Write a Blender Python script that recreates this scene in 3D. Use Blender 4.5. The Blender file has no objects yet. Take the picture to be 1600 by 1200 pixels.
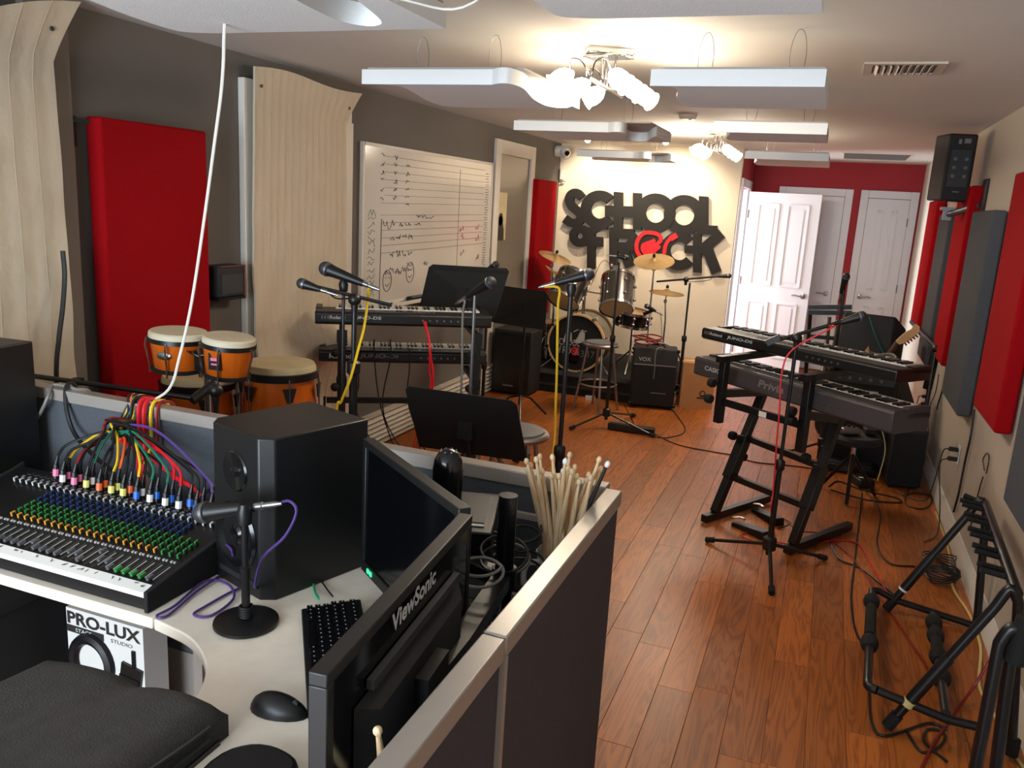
import bpy, bmesh, math, random
import numpy as np
from mathutils import Matrix, Vector, Quaternion
random.seed(7)
C = bpy.context.scene.collection
PI = math.pi
# ---------------------------------------------------------------- camera
F, YAW, PIT, ROL, CH = 1279.3, math.radians(20.4615), math.radians(12.5217), math.radians(3.3135), 1.78
fwd = Vector((-math.sin(YAW)*math.cos(PIT), math.cos(YAW)*math.cos(PIT), -math.sin(PIT)))
rgt = Vector((math.cos(YAW), math.sin(YAW), 0)); upv = rgt.cross(fwd)
cR = math.cos(ROL)*rgt + math.sin(ROL)*upv; cU = -math.sin(ROL)*rgt + math.cos(ROL)*upv
CAM = Vector((0, 0, CH))
cd = bpy.data.cameras.new('camera'); cam = bpy.data.objects.new('camera', cd); C.objects.link(cam)
cd.sensor_width = 36; cd.lens = 36*F/1600; cd.clip_start = .05
m = Matrix((cR, cU, -fwd)).transposed().to_4x4(); m.translation = CAM; cam.matrix_world = m
sc = bpy.context.scene; sc.camera = cam
# ---------------------------------------------------------------- world, daylight, exposure
w = bpy.data.worlds.new('daylight'); sc.world = w; w.use_nodes = True
w.node_tree.nodes['Background'].inputs[0].default_value = (.62, .78, 1, 1)
w.node_tree.nodes['Background'].inputs[1].default_value = 1.0
def area(name, loc, look, sx, sy, power, col):
    l = bpy.data.lights.new(name, 'AREA'); l.shape = 'RECTANGLE'; l.size = sx; l.size_y = sy; l.energy = power; l.color = col
    o = bpy.data.objects.new(name, l); C.objects.link(o); o.location = loc
    o.rotation_euler = (Vector(look)-Vector(loc)).to_track_quat('-Z', 'Y').to_euler(); return o
area('window_daylight', (-1.45, -1.78, 1.25), (-1.2, 0, 1.3), 2.2, 1.9, 250, (.78, .9, 1))
area('vestibule_daylight', (-2.75, 9.65, 1.35), (-.4, 9.65, 1.1), 1.0, 1.9, 270, (.85, .93, 1))
LAMP_W, LAMP_COL = 8.5, (1, .86, .68)
SPOT_W, SPOT_COL = 60.0, (1, .84, .62)
vs = sc.view_settings; vs.view_transform = 'Standard'; vs.look = 'None'; vs.gamma = 1; vs.use_curve_mapping = False
vs.exposure = -0.15
# ---------------------------------------------------------------- pixel rays of the calibrated photograph -> points on real planes
def ray(x, y): return cR*((x-800)/F) - cU*((y-600)/F) + fwd
def G(x, y, z=0.0): d = ray(x, y); return CAM + d*((z-CH)/d.z)
def PX(x, y, X): d = ray(x, y); return CAM + d*(X/d.x)
def PY(x, y, Y): d = ray(x, y); return CAM + d*(Y/d.y)
# ---------------------------------------------------------------- materials
def lin(c): 
    return tuple((v/255/12.92 if v/255 <= .04045 else ((v/255+.055)/1.055)**2.4) for v in c)
MATS = {}
def M(name, col, rough=.5, metal=0, var=.0, scale=8, bump=0, bscale=60, emis=0, spec=.5, coat=0, stretch=None, emcol=None):
    m = bpy.data.materials.new(name); MATS[name] = m; m.use_nodes = True; nt = m.node_tree; b = nt.nodes['Principled BSDF']
    L = lin(col); b.inputs['Base Color'].default_value = (*L, 1); b.inputs['Roughness'].default_value = rough
    b.inputs['Metallic'].default_value = metal; b.inputs['Specular IOR Level'].default_value = spec; b.inputs['Coat Weight'].default_value = coat
    if emis: b.inputs['Emission Color'].default_value = (*(emcol or L), 1); b.inputs['Emission Strength'].default_value = emis
    if var or bump:
        tc = nt.nodes.new('ShaderNodeTexCoord'); mp = nt.nodes.new('ShaderNodeMapping')
        nt.links.new(tc.outputs['Object'], mp.inputs[0])
        if stretch: mp.inputs['Scale'].default_value = stretch
    if var:
        n = nt.nodes.new('ShaderNodeTexNoise'); n.inputs['Scale'].default_value = scale; n.inputs['Detail'].default_value = 5
        nt.links.new(mp.outputs[0], n.inputs['Vector'])
        r = nt.nodes.new('ShaderNodeValToRGB'); r.color_ramp.elements[0].position = .3; r.color_ramp.elements[1].position = .7
        r.color_ramp.elements[0].color = (*[max(0, v*(1-var)) for v in L], 1); r.color_ramp.elements[1].color = (*[min(1, v*(1+var)) for v in L], 1)
        nt.links.new(n.outputs['Fac'], r.inputs[0]); nt.links.new(r.outputs[0], b.inputs['Base Color'])
    if bump:
        n2 = nt.nodes.new('ShaderNodeTexNoise'); n2.inputs['Scale'].default_value = bscale; n2.inputs['Detail'].default_value = 3
        nt.links.new(mp.outputs[0], n2.inputs['Vector'])
        bp = nt.nodes.new('ShaderNodeBump'); bp.inputs['Strength'].default_value = bump; bp.inputs['Distance'].default_value = .01
        nt.links.new(n2.outputs['Fac'], bp.inputs['Height']); nt.links.new(bp.outputs[0], b.inputs['Normal'])
    return m
def wood(name, c0, c1, rough, scale=(14, 1.1, 14), rnd=.35, coat=.0):
    m = bpy.data.materials.new(name); MATS[name] = m; m.use_nodes = True; nt = m.node_tree; b = nt.nodes['Principled BSDF']; N = nt.nodes.new
    tc = N('ShaderNodeTexCoord'); oi = N('ShaderNodeObjectInfo'); mp = N('ShaderNodeMapping'); mp.inputs['Scale'].default_value = scale
    ad = N('ShaderNodeVectorMath'); ad.operation = 'ADD'; ml = N('ShaderNodeMath'); ml.operation = 'MULTIPLY'; ml.inputs[1].default_value = 37
    nt.links.new(oi.outputs['Random'], ml.inputs[0]); nt.links.new(tc.outputs['Object'], mp.inputs[0])
    nt.links.new(mp.outputs[0], ad.inputs[0]); nt.links.new(ml.outputs[0], ad.inputs[1])
    n = N('ShaderNodeTexNoise'); n.inputs['Scale'].default_value = 1; n.inputs['Detail'].default_value = 3; n.inputs['Distortion'].default_value = .6
    nt.links.new(ad.outputs[0], n.inputs['Vector'])
    ml2 = N('ShaderNodeMath'); ml2.operation = 'MULTIPLY'; ml2.inputs[1].default_value = 9; nt.links.new(n.outputs['Fac'], ml2.inputs[0])
    fr = N('ShaderNodeMath'); fr.operation = 'PINGPONG'; fr.inputs[1].default_value = .5; nt.links.new(ml2.outputs[0], fr.inputs[0])
    r = N('ShaderNodeValToRGB'); r.color_ramp.elements[0].color = (*lin(c0), 1); r.color_ramp.elements[1].color = (*lin(c1), 1)
    r.color_ramp.elements[0].position = .0; r.color_ramp.elements[1].position = .35
    nt.links.new(fr.outputs[0], r.inputs[0])
    hs = N('ShaderNodeHueSaturation'); mr = N('ShaderNodeMapRange'); mr.inputs[3].default_value = 1-rnd; mr.inputs[4].default_value = 1+rnd
    nt.links.new(oi.outputs['Random'], mr.inputs[0]); nt.links.new(mr.outputs[0], hs.inputs['Value'])
    nt.links.new(r.outputs[0], hs.inputs['Color']); nt.links.new(hs.outputs[0], b.inputs['Base Color'])
    b.inputs['Roughness'].default_value = rough; b.inputs['Coat Weight'].default_value = coat
    return m
M('black', (15, 15, 16), .42); M('black_matte', (16, 16, 17), .8); M('black_gloss', (14, 14, 16), .18); M('black_vinyl', (24, 24, 26), .6, bump=.5, bscale=400)
M('screen', (4, 5, 7), .12); M('rubber', (12, 12, 12), .85); M('black_metal', (18, 18, 19), .35, metal=.0)
M('chrome', (205, 205, 208), .15, metal=1); M('silver', (165, 165, 168), .32, metal=1); M('steel_grey', (120, 122, 125), .4, metal=.8)
M('white_paint', (222, 217, 208), .55, var=.03, scale=3); M('ceiling_paint', (208, 203, 197), .85, var=.02, scale=2)
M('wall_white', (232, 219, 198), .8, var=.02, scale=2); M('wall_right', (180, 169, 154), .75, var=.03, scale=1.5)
M('wall_grey', (102, 97, 92), .8, var=.04, scale=2); M('wall_red', (150, 22, 36), .7, var=.03, scale=2)
M('red_fabric', (150, 9, 17), .95, spec=.1, var=.08, scale=160, bump=.3, bscale=300); M('grey_fabric', (78, 80, 85), .95, spec=.1, var=.08, scale=160, bump=.3, bscale=300)
M('foam', (234, 236, 236), .95, bump=.15, bscale=200); M('backing', (170, 165, 158), .9)
M('blanket', (203, 188, 165), .95, spec=.2, var=.04, scale=5, bump=.35, bscale=16); M('trim_dark', (128, 120, 112), .8); M('partition_fabric', (74, 78, 84), .95, var=.1, scale=120, bump=.3, bscale=260)
M('partition_dark', (62, 56, 60), .95, var=.1, scale=120, bump=.3, bscale=260)
M('cap_metal', (158, 150, 142), .28, metal=.2, var=.03, scale=3); M('laminate', (240, 229, 212), .45, var=.03, scale=30)
M('amber', (196, 92, 18), .22, var=.14, scale=6, stretch=(6, 6, .6), coat=.6); M('skin', (205, 194, 168), .6, var=.06, scale=9); M('skin_old', (176, 160, 122), .6, var=.15, scale=7)
M('plastic_white', (228, 226, 220), .35); M('plastic_cream', (225, 220, 208), .4); M('label_white', (214, 212, 206), .5); M('grey_plastic', (92, 92, 95), .5); M('dark_grey', (45, 45, 48), .55)
M('chair_fabric', (58, 55, 52), .95, var=.12, scale=30, bump=.4, bscale=250); M('cardboard', (178, 130, 84), .85, var=.05, scale=12); M('ink', (34, 30, 28), .7)
M('brass', (204, 172, 122), .42, metal=.8, var=.06, scale=12); M('drum_chrome', (120, 116, 112), .22, metal=.9, stretch=(1, 1, 1)); M('drum_skin', (208, 178, 130), .6)
M('carpet', (30, 29, 31), 1, var=.2, scale=90); M('blue_grey', (96, 116, 130), .4, metal=.3)
M('whiteboard', (214, 209, 200), .16, var=.03, scale=2.2); M('marker', (52, 50, 60), .6); M('marker_red', (190, 60, 60), .6); M('marker_green', (110, 140, 120), .6); M('smudge', (205, 184, 170), .3)
M('sticker', (222, 218, 208), .6); M('paper', (200, 186, 150), .7, var=.1, scale=9); M('panel_grey', (116, 108, 98), .35, var=.05, scale=2)
M('c_red', (205, 20, 34), .45); M('c_yellow', (232, 190, 30), .45); M('c_green', (20, 110, 86), .45); M('c_orange', (232, 96, 40), .45); M('c_purple', (80, 54, 124), .45); M('c_black', (17, 17, 18), .5); M('c_white', (220, 216, 208), .5); M('c_grey', (120, 116, 110), .5); M('c_teal', (40, 178, 130), .4); M('c_blue', (30, 96, 190), .45); M('c_pink', (226, 120, 160), .5); M('c_darkred', (130, 16, 22), .5); M('c_cream', (206, 186, 120), .5); M('c_lime', (220, 216, 110), .5)
M('k_blue', (38, 66, 120), .4); M('k_green', (52, 140, 62), .4); M('k_yellow', (226, 158, 50), .4); M('k_white', (205, 208, 205), .4); M('led_blue', (40, 60, 255), .4, emis=4); M('led_green', (60, 230, 150), .4, emis=1.2)
M('sign_black', (24, 20, 18), .75); M('sign_red', (214, 24, 36), .55); M('keys_white', (226, 222, 212), .3); M('keys_black', (15, 15, 15), .3); M('kb_teal', (20, 52, 60), .4); M('kb_grey', (62, 58, 60), .45); M('logo_grey', (178, 178, 178), .5); M('logo_dim', (112, 108, 106), .5)
M('door_white', (206, 207, 214), .45); M('vent', (196, 186, 172), .6); M('vent_dark', (96, 92, 92), .8); M('gold_tri', (206, 166, 60), .5); M('maple', (222, 184, 128), .4); M('rosewood', (84, 48, 30), .5)
M('heater', (206, 198, 186), .45); M('socket_dark', (20, 18, 18), .6); M('glass_lit', (255, 244, 220), .3, emis=16, emcol=(1, .86, .62)); M('bulb', (255, 244, 220), .3, emis=60, emcol=(1, .86, .62)); M('spot_face', (255, 240, 210), .3, emis=10, emcol=(1, .86, .62))
wood('floor_oak', (130, 68, 22), (166, 93, 35), .4, coat=0, rnd=.24); wood('stick_wood', (196, 164, 122), (224, 196, 156), .5, scale=(40, 40, 3), rnd=.14)
M('subfloor', (70, 40, 24), .9)
# ---------------------------------------------------------------- geometry helpers
ROOT = {}
class B:
    """collects shapes; world coordinates unless local=True"""
    def __init__(s, local=False): s.v, s.f, s.local = [], [], local
    def add(s, vs, fs):
        n = len(s.v); s.v += [Vector(v) for v in vs]; s.f += [[i+n for i in f] for f in fs]; return s
    def box(s, c, d, rz=0, mat=None):
        R = mat or Matrix.Rotation(rz, 3, 'Z'); c = Vector(c)
        P = [c + R @ Vector((x*d[0]/2, y*d[1]/2, z*d[2]/2)) for z in (-1, 1) for y in (-1, 1) for x in (-1, 1)]
        return s.add(P, [(0, 2, 3, 1), (4, 5, 7, 6), (0, 1, 5, 4), (2, 6, 7, 3), (0, 4, 6, 2), (1, 3, 7, 5)])
    def span(s, a, b): return s.box([(p+q)/2 for p, q in zip(a, b)], [abs(q-p) for p, q in zip(a, b)])
    def bar(s, p, q, w, h, up=(0, 0, 1)):
        p, q = Vector(p), Vector(q); d = (q-p); L = d.length; d.normalize(); u = Vector(up); x = d.cross(u)
        if x.length < 1e-4: x = d.cross(Vector((1, 0, 0)))
        x.normalize(); z = x.cross(d); R = Matrix((x, d, z)).transposed()
        return s.box((p+q)/2, (w, L, h), mat=R)
    def hexa(s, P): # 8 points: bottom 4 (loop), top 4 (loop)
        return s.add(P, [(3, 2, 1, 0), (4, 5, 6, 7), (0, 1, 5, 4), (1, 2, 6, 5), (2, 3, 7, 6), (3, 0, 4, 7)])
    def tube(s, pts, r, n=8, closed=False, cap=True):
        pts = [Vector(p) for p in pts]; k = len(pts); rs = r if isinstance(r, (list, tuple)) else [r]*k
        T = []
        for i in range(k):
            a = pts[i-1] if (i or closed) else pts[i]; b = pts[(i+1) % k] if (i < k-1 or closed) else pts[i]
            t = b-a; T.append(t.normalized() if t.length > 1e-9 else Vector((0, 0, 1)))
        u = T[0].orthogonal().normalized(); vs = []
        for i in range(k):
            u = u - T[i]*u.dot(T[i]); u = u.normalized() if u.length > 1e-6 else T[i].orthogonal().normalized(); w_ = T[i].cross(u)
            vs += [pts[i] + (u*math.cos(2*PI*j/n) + w_*math.sin(2*PI*j/n))*rs[i] for j in range(n)]
        fs = [(i*n+j, i*n+(j+1) % n, ((i+1) % k)*n+(j+1) % n, ((i+1) % k)*n+j) for i in range(k if closed else k-1) for j in range(n)]
        if cap and not closed: fs += [tuple(range(n))[::-1], tuple((k-1)*n+j for j in range(n))]
        return s.add(vs, fs)
    def lathe(s, prof, c=(0, 0, 0), ax=(0, 0, 1), n=20, sx=1, sy=1, cap=True):
        ax = Vector(ax).normalized(); u = ax.orthogonal().normalized()
        if abs(ax.z) > .999: u = Vector((1, 0, 0))
        w_ = ax.cross(u); c = Vector(c); k = len(prof)
        vs = [c + ax*z + (u*math.cos(2*PI*j/n)*sx + w_*math.sin(2*PI*j/n)*sy)*r for r, z in prof for j in range(n)]
        fs = [(i*n+j, i*n+(j+1) % n, (i+1)*n+(j+1) % n, (i+1)*n+j) for i in range(k-1) for j in range(n)]
        if cap: fs += [tuple(range(n))[::-1], tuple((k-1)*n+j for j in range(n))]
        return s.add(vs, fs)
    def ball(s, c, r, n=14, m_=8, sc=(1, 1, 1), R=None):
        c = Vector(c); R = R or Matrix.Identity(3)
        vs = [c + R @ Vector((r*sc[0]*math.sin(PI*i/m_)*math.cos(2*PI*j/n), r*sc[1]*math.sin(PI*i/m_)*math.sin(2*PI*j/n), r*sc[2]*math.cos(PI*i/m_))) for i in range(1, m_) for j in range(n)]
        vs += [c + R @ Vector((0, 0, r*sc[2])), c - R @ Vector((0, 0, r*sc[2]))]; a = len(vs)-2
        fs = [(i*n+j, (i+1)*n+j, (i+1)*n+(j+1) % n, i*n+(j+1) % n) for i in range(m_-2) for j in range(n)]
        fs += [(a, j, (j+1) % n) for j in range(n)] + [(a+1, (m_-2)*n+(j+1) % n, (m_-2)*n+j) for j in range(n)]
        return s.add(vs, fs)
    def prism(s, poly, o, u, v, t): # 2-D outline (a,b) at o + a*u + b*v, thickness vector t
        o, u, v, t = Vector(o), Vector(u), Vector(v), Vector(t); k = len(poly)
        P = [o+u*a+v*b for a, b in poly]
        return s.add(P + [p+t for p in P], [tuple(range(k))[::-1], tuple(range(k, 2*k))] + [(i, (i+1) % k, k+(i+1) % k, k+i) for i in range(k)])
    def grid(s, nu, nv, fn, thick=None):
        P = [Vector(fn(i/nu, j/nv)) for j in range(nv+1) for i in range(nu+1)]
        q = [(j*(nu+1)+i, j*(nu+1)+i+1, (j+1)*(nu+1)+i+1, (j+1)*(nu+1)+i) for j in range(nv) for i in range(nu)]
        s.add(P, q)
        if thick:
            t = Vector(thick); s.add([p+t for p in P], [f[::-1] for f in q]); n = len(s.v)-2*len(P); K = len(P)
            ed = [i for i in range(nu+1)] + [j*(nu+1)+nu for j in range(1, nv+1)] + [nv*(nu+1)+i for i in range(nu-1, -1, -1)] + [j*(nu+1) for j in range(nv-1, 0, -1)]
            s.f += [[n+ed[i], n+K+ed[i], n+K+ed[(i+1) % len(ed)], n+ed[(i+1) % len(ed)]] for i in range(len(ed))]
        return s
    def mesh(s, name, inv=None):
        me = bpy.data.meshes.new(name); me.from_pydata([inv @ v for v in s.v] if inv else s.v, [], s.f)
        bm = bmesh.new(); bm.from_mesh(me); bmesh.ops.recalc_face_normals(bm, faces=bm.faces); bm.to_mesh(me); bm.free()
        me.shade_smooth(); me.set_sharp_from_angle(angle=math.radians(38)); return me
    def build(s, name, mat, parent=None, label=None, bev=0, kind=None):
        r = parent
        while r is not None and r.parent is not None: r = r.parent
        inv = None if (s.local or r is None) else ROOT[r.name].inverted()
        me = s.mesh(name, inv); me.materials.append(MATS[mat])
        o = bpy.data.objects.new(name, me); C.objects.link(o)
        if parent is not None: o.parent = parent
        elif r is None: ROOT[o.name] = Matrix.Identity(4)
        if label: o['label'] = label
        if kind: o['kind'] = kind
        if bev:
            bv = o.modifiers.new('bevel', 'BEVEL'); bv.width = bev; bv.segments = 2; bv.limit_method = 'ANGLE'
        return o
def T(name, label, cat, loc=(0, 0, 0), rz=0, group=None):
    o = bpy.data.objects.new(name, None); C.objects.link(o); o.location = loc; o.rotation_euler = (0, 0, rz); o.empty_display_size = .05
    ROOT[o.name] = Matrix.Translation(Vector(loc)) @ Matrix.Rotation(rz, 4, 'Z')
    return tag(o, label, cat, group)
def tag(o, label, cat, group=None):
    o['label'] = label; o['category'] = cat
    if group: o['group'] = group
    return o
def struct(o, label): o['kind'] = 'structure'; o['label'] = label; return o
def dup(root, loc=None, rz=None, label=None, group=None):
    r = root.copy(); C.objects.link(r)
    if loc is not None: r.location = loc
    if rz is not None: r.rotation_euler = (0, 0, rz)
    if label: r['label'] = label
    if group: r['group'] = group
    for ch in list(root.children):
        c = ch.copy(); C.objects.link(c); c.parent = r
        for g in list(ch.children):
            d = g.copy(); C.objects.link(d); d.parent = c
    ROOT[r.name] = Matrix.Translation(r.location) @ Matrix.Rotation(r.rotation_euler.z, 4, 'Z')
    return r
def text(body, o, u, v, W, H, mat, parent, name='lettering', ext=.0008, shear=0, label=None, bold=0):
    """flat printed lettering: fills W x H from corner o along u and v (world)"""
    cu = bpy.data.curves.new('lettering', 'FONT'); cu.body = body; cu.extrude = 0; cu.shear = shear; cu.offset = bold; cu.resolution_u = 3
    ob = bpy.data.objects.new('lettering', cu); me = bpy.data.meshes.new_from_object(ob); bpy.data.objects.remove(ob)
    co = np.array([v_.co for v_ in me.vertices]); lo, hi = co.min(0), co.max(0)
    o, u, v = Vector(o), Vector(u).normalized(), Vector(v).normalized(); nrm = u.cross(v)
    r = parent
    while r is not None and r.parent is not None: r = r.parent
    inv = ROOT[r.name].inverted() if r is not None else Matrix.Identity(4)
    for q in me.vertices:
        a, b = (q.co.x-lo[0])/(hi[0]-lo[0])*W, (q.co.y-lo[1])/(hi[1]-lo[1])*H
        q.co = inv @ (o + u*a + v*b + nrm*ext)
    me.materials.append(MATS[mat]); t = bpy.data.objects.new(name, me); C.objects.link(t); t.parent = parent
    if label: t['label'] = label
    return t
def spl(pts, n=6):
    """Catmull-Rom through points"""
    P = [Vector(p) for p in pts]; P = [2*P[0]-P[1]] + P + [2*P[-1]-P[-2]]; out = []
    for i in range(1, len(P)-2):
        a, b, c, d = P[i-1:i+3]
        for k in range(n):
            t = k/n; out.append(.5*((2*b) + (c-a)*t + (2*a-5*b+4*c-d)*t*t + (3*b-a-3*c+d)*t**3))
    return out + [P[-2]]
def cable(name, label, pts, r, mat, cat='cable', group=None, n=6, seg=6):
    o = B().tube(spl(pts, seg), r, n).build(name, mat); return tag(o, label, cat, group)
# ---------------------------------------------------------------- setting
XL, XR, YB, YD, HC = -2.92, .87, 8.95, 10.45, 2.44
fl = struct(B().span((XL-.1, -1.7, -.1), (XR+.1, YD+.1, -.014)).build('floor', 'subfloor'), 'warm orange oak plank floor running the length of the room')
lens = [.7, .85, 1.0, 1.2, 1.45]; PW = .1355; unit = {}
def plank_mesh(L, wd=PW):
    k = (round(L, 3), round(wd, 3))
    if k not in unit:
        g = .0004; b = B(True); x, y = wd/2-g, L/2-g; c = .0011
        b.add([(-x, -y, -.014), (x, -y, -.014), (x, y, -.014), (-x, y, -.014), (-x, -y, -c), (x, -y, -c), (x, y, -c), (-x, y, -c), (-x+c, -y+c, 0), (x-c, -y+c, 0), (x-c, y-c, 0), (-x+c, y-c, 0)],
              [(0, 1, 5, 4), (1, 2, 6, 5), (2, 3, 7, 6), (3, 0, 4, 7), (4, 5, 9, 8), (5, 6, 10, 9), (6, 7, 11, 10), (7, 4, 8, 11), (8, 9, 10, 11)])
        me = b.mesh('plank'); me.materials.append(MATS['floor_oak']); unit[k] = me
    return unit[k]
rp = random.Random(3); rest = B(); npl = 0; x = -.471 - 18*PW - PW/2
while x < XR:
    x0, x1 = max(x, XL), min(x+PW, XR); wd = x1-x0
    if wd > .02:
        y = -1.7 + rp.random()*.8; rest.span((x0, -1.7, -.014), (x1-.002, y-.002, 0))
        while y < YD:
            L = rp.choice(lens)*(1.3 if x < -1.2 else 1); L = min(L, YD-y); mx = (x0+x1)/2; my = y+L/2
            near = y+L > (1.9 if mx > -.7 else 3.0)
            if near and npl < 296 and L > .05:
                o = bpy.data.objects.new('plank', plank_mesh(L, wd)); C.objects.link(o); o.location = (mx, my, 0); o.parent = fl; npl += 1
            else: rest.span((x0, y, -.014), (x1-.002, y+L-.002, 0))
            y += L
    x += PW
rest.build('plank_strip', 'floor_oak', fl, kind='stuff')
struct(B().span((XL-.1, -1.7, HC), (XR+.1, YD+.1, HC+.1)).build('ceiling', 'ceiling_paint'), 'flat off-white painted ceiling')
wl = B().span((XL-.1, -1.7, 0), (XL, 9.15, HC)).span((XL-.1, 10.25, 0), (XL, YD+.1, HC)).span((XL-.1, 9.15, 2.2), (XL, 10.25, HC)).span((XL-.1, 9.15, 0), (XL, 10.25, .25))
struct(wl.build('wall_left', 'wall_grey'), 'dark grey painted wall carrying whiteboard and blankets')
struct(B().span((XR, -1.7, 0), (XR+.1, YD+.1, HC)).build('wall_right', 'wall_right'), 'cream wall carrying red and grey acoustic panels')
struct(B().span((XL, YB, 0), (-.96, YB+.1, HC)).build('wall_back', 'wall_white'), 'cream wall behind drum kit with large letter sign')
ret = B().span((-1.06, YB+.1, 2.07), (-.96, YD, HC)).span((-1.06, 9.95, 0), (-.96, YD, 2.07))
struct(ret.build('wall_alcove', 'wall_red'), 'short red return wall holding the open white door')
struct(B().span((XL, YD, 0), (XR, YD+.1, HC)).build('wall_far', 'wall_red'), 'red wall with two closed white doors')
rw = B().span((XL, -1.7, 0), (-2.6, -1.6, HC)).span((-.3, -1.7, 0), (XR, -1.6, HC)).span((-2.6, -1.7, 0), (-.3, -1.6, .25)).span((-2.6, -1.7, 2.25), (-.3, -1.6, HC))
struct(rw.build('wall_rear', 'wall_right'), 'wall behind the viewer with a wide street window')
wf = B()
for a in (-2.6, -1.475, -.35): wf.span((a, -1.68, .25), (a+.05, -1.62, 2.25))
wf.span((-2.55, -1.68, .25), (-.35, -1.62, .3)).span((-2.55, -1.68, 2.2), (-.35, -1.62, 2.25))
struct(wf.build('window_1', 'white_paint'), 'white framed street window behind the viewer')
wf = B().span((XL-.08, 9.15, .25), (XL-.03, 9.2, 2.2)).span((XL-.08, 10.2, .25), (XL-.03, 10.25, 2.2)).span((XL-.08, 9.2, .25), (XL-.03, 10.2, .3)).span((XL-.08, 9.2, 2.15), (XL-.03, 10.2, 2.2))
struct(wf.build('window_2', 'white_paint'), 'window of the small entry beyond the open door')
bb = B()
bb.prism([(0, 0), (.016, 0), (.016, .095), (.008, .115), (.008, .13), (0, .13)], (XR, -1.6, 0), (-1, 0, 0), (0, 0, 1), (0, YD+1.6, 0))
struct(bb.build('baseboard_right', 'white_paint'), 'white baseboard along the cream wall')
struct(B().prism([(0, 0), (.016, 0), (.016, .1), (.008, .13), (0, .13)], (XL, YB, 0), (0, -1, 0), (0, 0, 1), (1.96, 0, 0)).build('baseboard_back', 'white_paint'), 'white baseboard under the letter sign')
# far doors, six-panel doors with lever handles
def panels(b, o, u, v, n, W, H, d=.009):
    """recessed two-column panels as raised frames on a slab face"""
    o, u, v, n = Vector(o), Vector(u), Vector(v), Vector(n)
    for a0, a1 in ((.12, W/2-.05), (W/2+.05, W-.12)):
        for b0, b1 in ((.2, .82), (1.02, H-.13)):
            P = [(a0, b0), (a1, b0), (a1, b1), (a0, b1)]
            for (p, q) in zip(P, P[1:]+P[:1]):
                A, Bq = o+u*p[0]+v*p[1], o+u*q[0]+v*q[1]; b.bar(A+n*d/2, Bq+n*d/2, .018, d, up=n)
            b.prism([(a0+.045, b0+.045), (a1-.045, b0+.045), (a1-.045, b1-.045), (a0+.045, b1-.045)], o, u, v, n*d*.7)
def lever(door, p, n, side):
    p, n = Vector(p), Vector(n); u = Vector((0, 0, 1)).cross(n)*side
    h = B().lathe([(.001, 0), (.031, 0), (.031, .008), (.012, .014), (.012, .05), (.001, .05)], p, n, 16)
    h.tube(spl([p+n*.045, p+n*.052+u*.04, p+n*.05+u*.08+Vector((0, 0, .006)), p+n*.05+u*.115], 4), [.009]*9+[.009, .009, .008, .007], 8)
    h.build('door_handle', 'silver', door)
for nm, xa, xb, lab in (('door_2', -.66, .16, 'closed white panel door half hidden behind the open door'), ('door_3', .24, .85, 'closed white panel door in the corner beside the cream wall')):
    c = B().span((xa, YD-.022, 0), (xa+.085, YD, 2.14)).span((xb-.085, YD-.022, 0), (xb, YD, 2.14)).span((xa+.085, YD-.022, 2.055), (xb-.085, YD, 2.14))
    d = struct(c.build(nm, 'door_white', bev=.004), lab)
    x0, x1 = xa+.088, xb-.088; sl = B().span((x0, YD-.02, .01), (x1, YD-.001, 2.05)); panels(sl, (x0, YD-.02, 0), (1, 0, 0), (0, 0, 1), (0, -1, 0), x1-x0, 2.05); sl.build('door_leaf', 'door_white', d)
    lever(d, (x1-.06, YD-.02, .93) if nm == 'door_2' else (x0+.06, YD-.02, .93), (0, -1, 0), -1 if nm == 'door_2' else 1)
    hx = x0-.004 if nm == 'door_2' else x1+.002
    for z in (.25, 1.05, 1.8): B().lathe([(.006, -.045), (.006, .045)], (hx, YD-.026, z), (0, 0, 1), 8).build('hinge', 'steel_grey', d)
# open door swung from the doorway in the return wall
c = B().span((-.96, YB+.1, 0), (-.935, YB+.17, 2.16)).span((-.96, 9.93, 0), (-.935, 10.02, 2.16)).span((-.96, YB+.17, 2.07), (-.935, 9.93, 2.16)).span((-1.06, 9.9, 0), (-.96, 9.95, 2.07))
d1 = struct(c.build('door_1', 'door_white', bev=.004), 'white panel door standing open in bright daylight')
hp = Vector((-.935, 9.86, 0)); u = Vector((math.cos(-.075), math.sin(-.075), 0)); n = Vector((u.y, -u.x, 0)); v = Vector((0, 0, 1))
sl = B().prism([(0, .012), (.775, .012), (.775, 2.045), (0, 2.045)], hp+n*.018, u, v, -n*.036); panels(sl, hp+n*.018, u, v, n, .775, 2.045); sl.build('door_leaf', 'door_white', d1)
lever(d1, hp+u*.71+n*.018+v*.93, n, -1)
for z in (.25, 1.05, 1.8): B().lathe([(.007, -.045), (.007, .045)], hp+n*.022+v*z+u*.004, v, 8).build('hinge', 'steel_grey', d1)
# window_3: framed dark pane in the left wall next to the whiteboard
fr = B().span((XL, 7.02, 0), (XL+.03, 7.14, 2.325)).span((XL, 7.95, 0), (XL+.03, 8.06, 2.325)).span((XL, 7.14, 2.2), (XL+.03, 7.95, 2.325))
d4 = struct(fr.build('door_4', 'white_paint', bev=.004), 'white framed doorway filled with a flat grey panel')
B().span((XL-.03, 7.14, 0), (XL+.008, 7.95, 2.2)).build('panel', 'panel_grey', d4)
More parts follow.
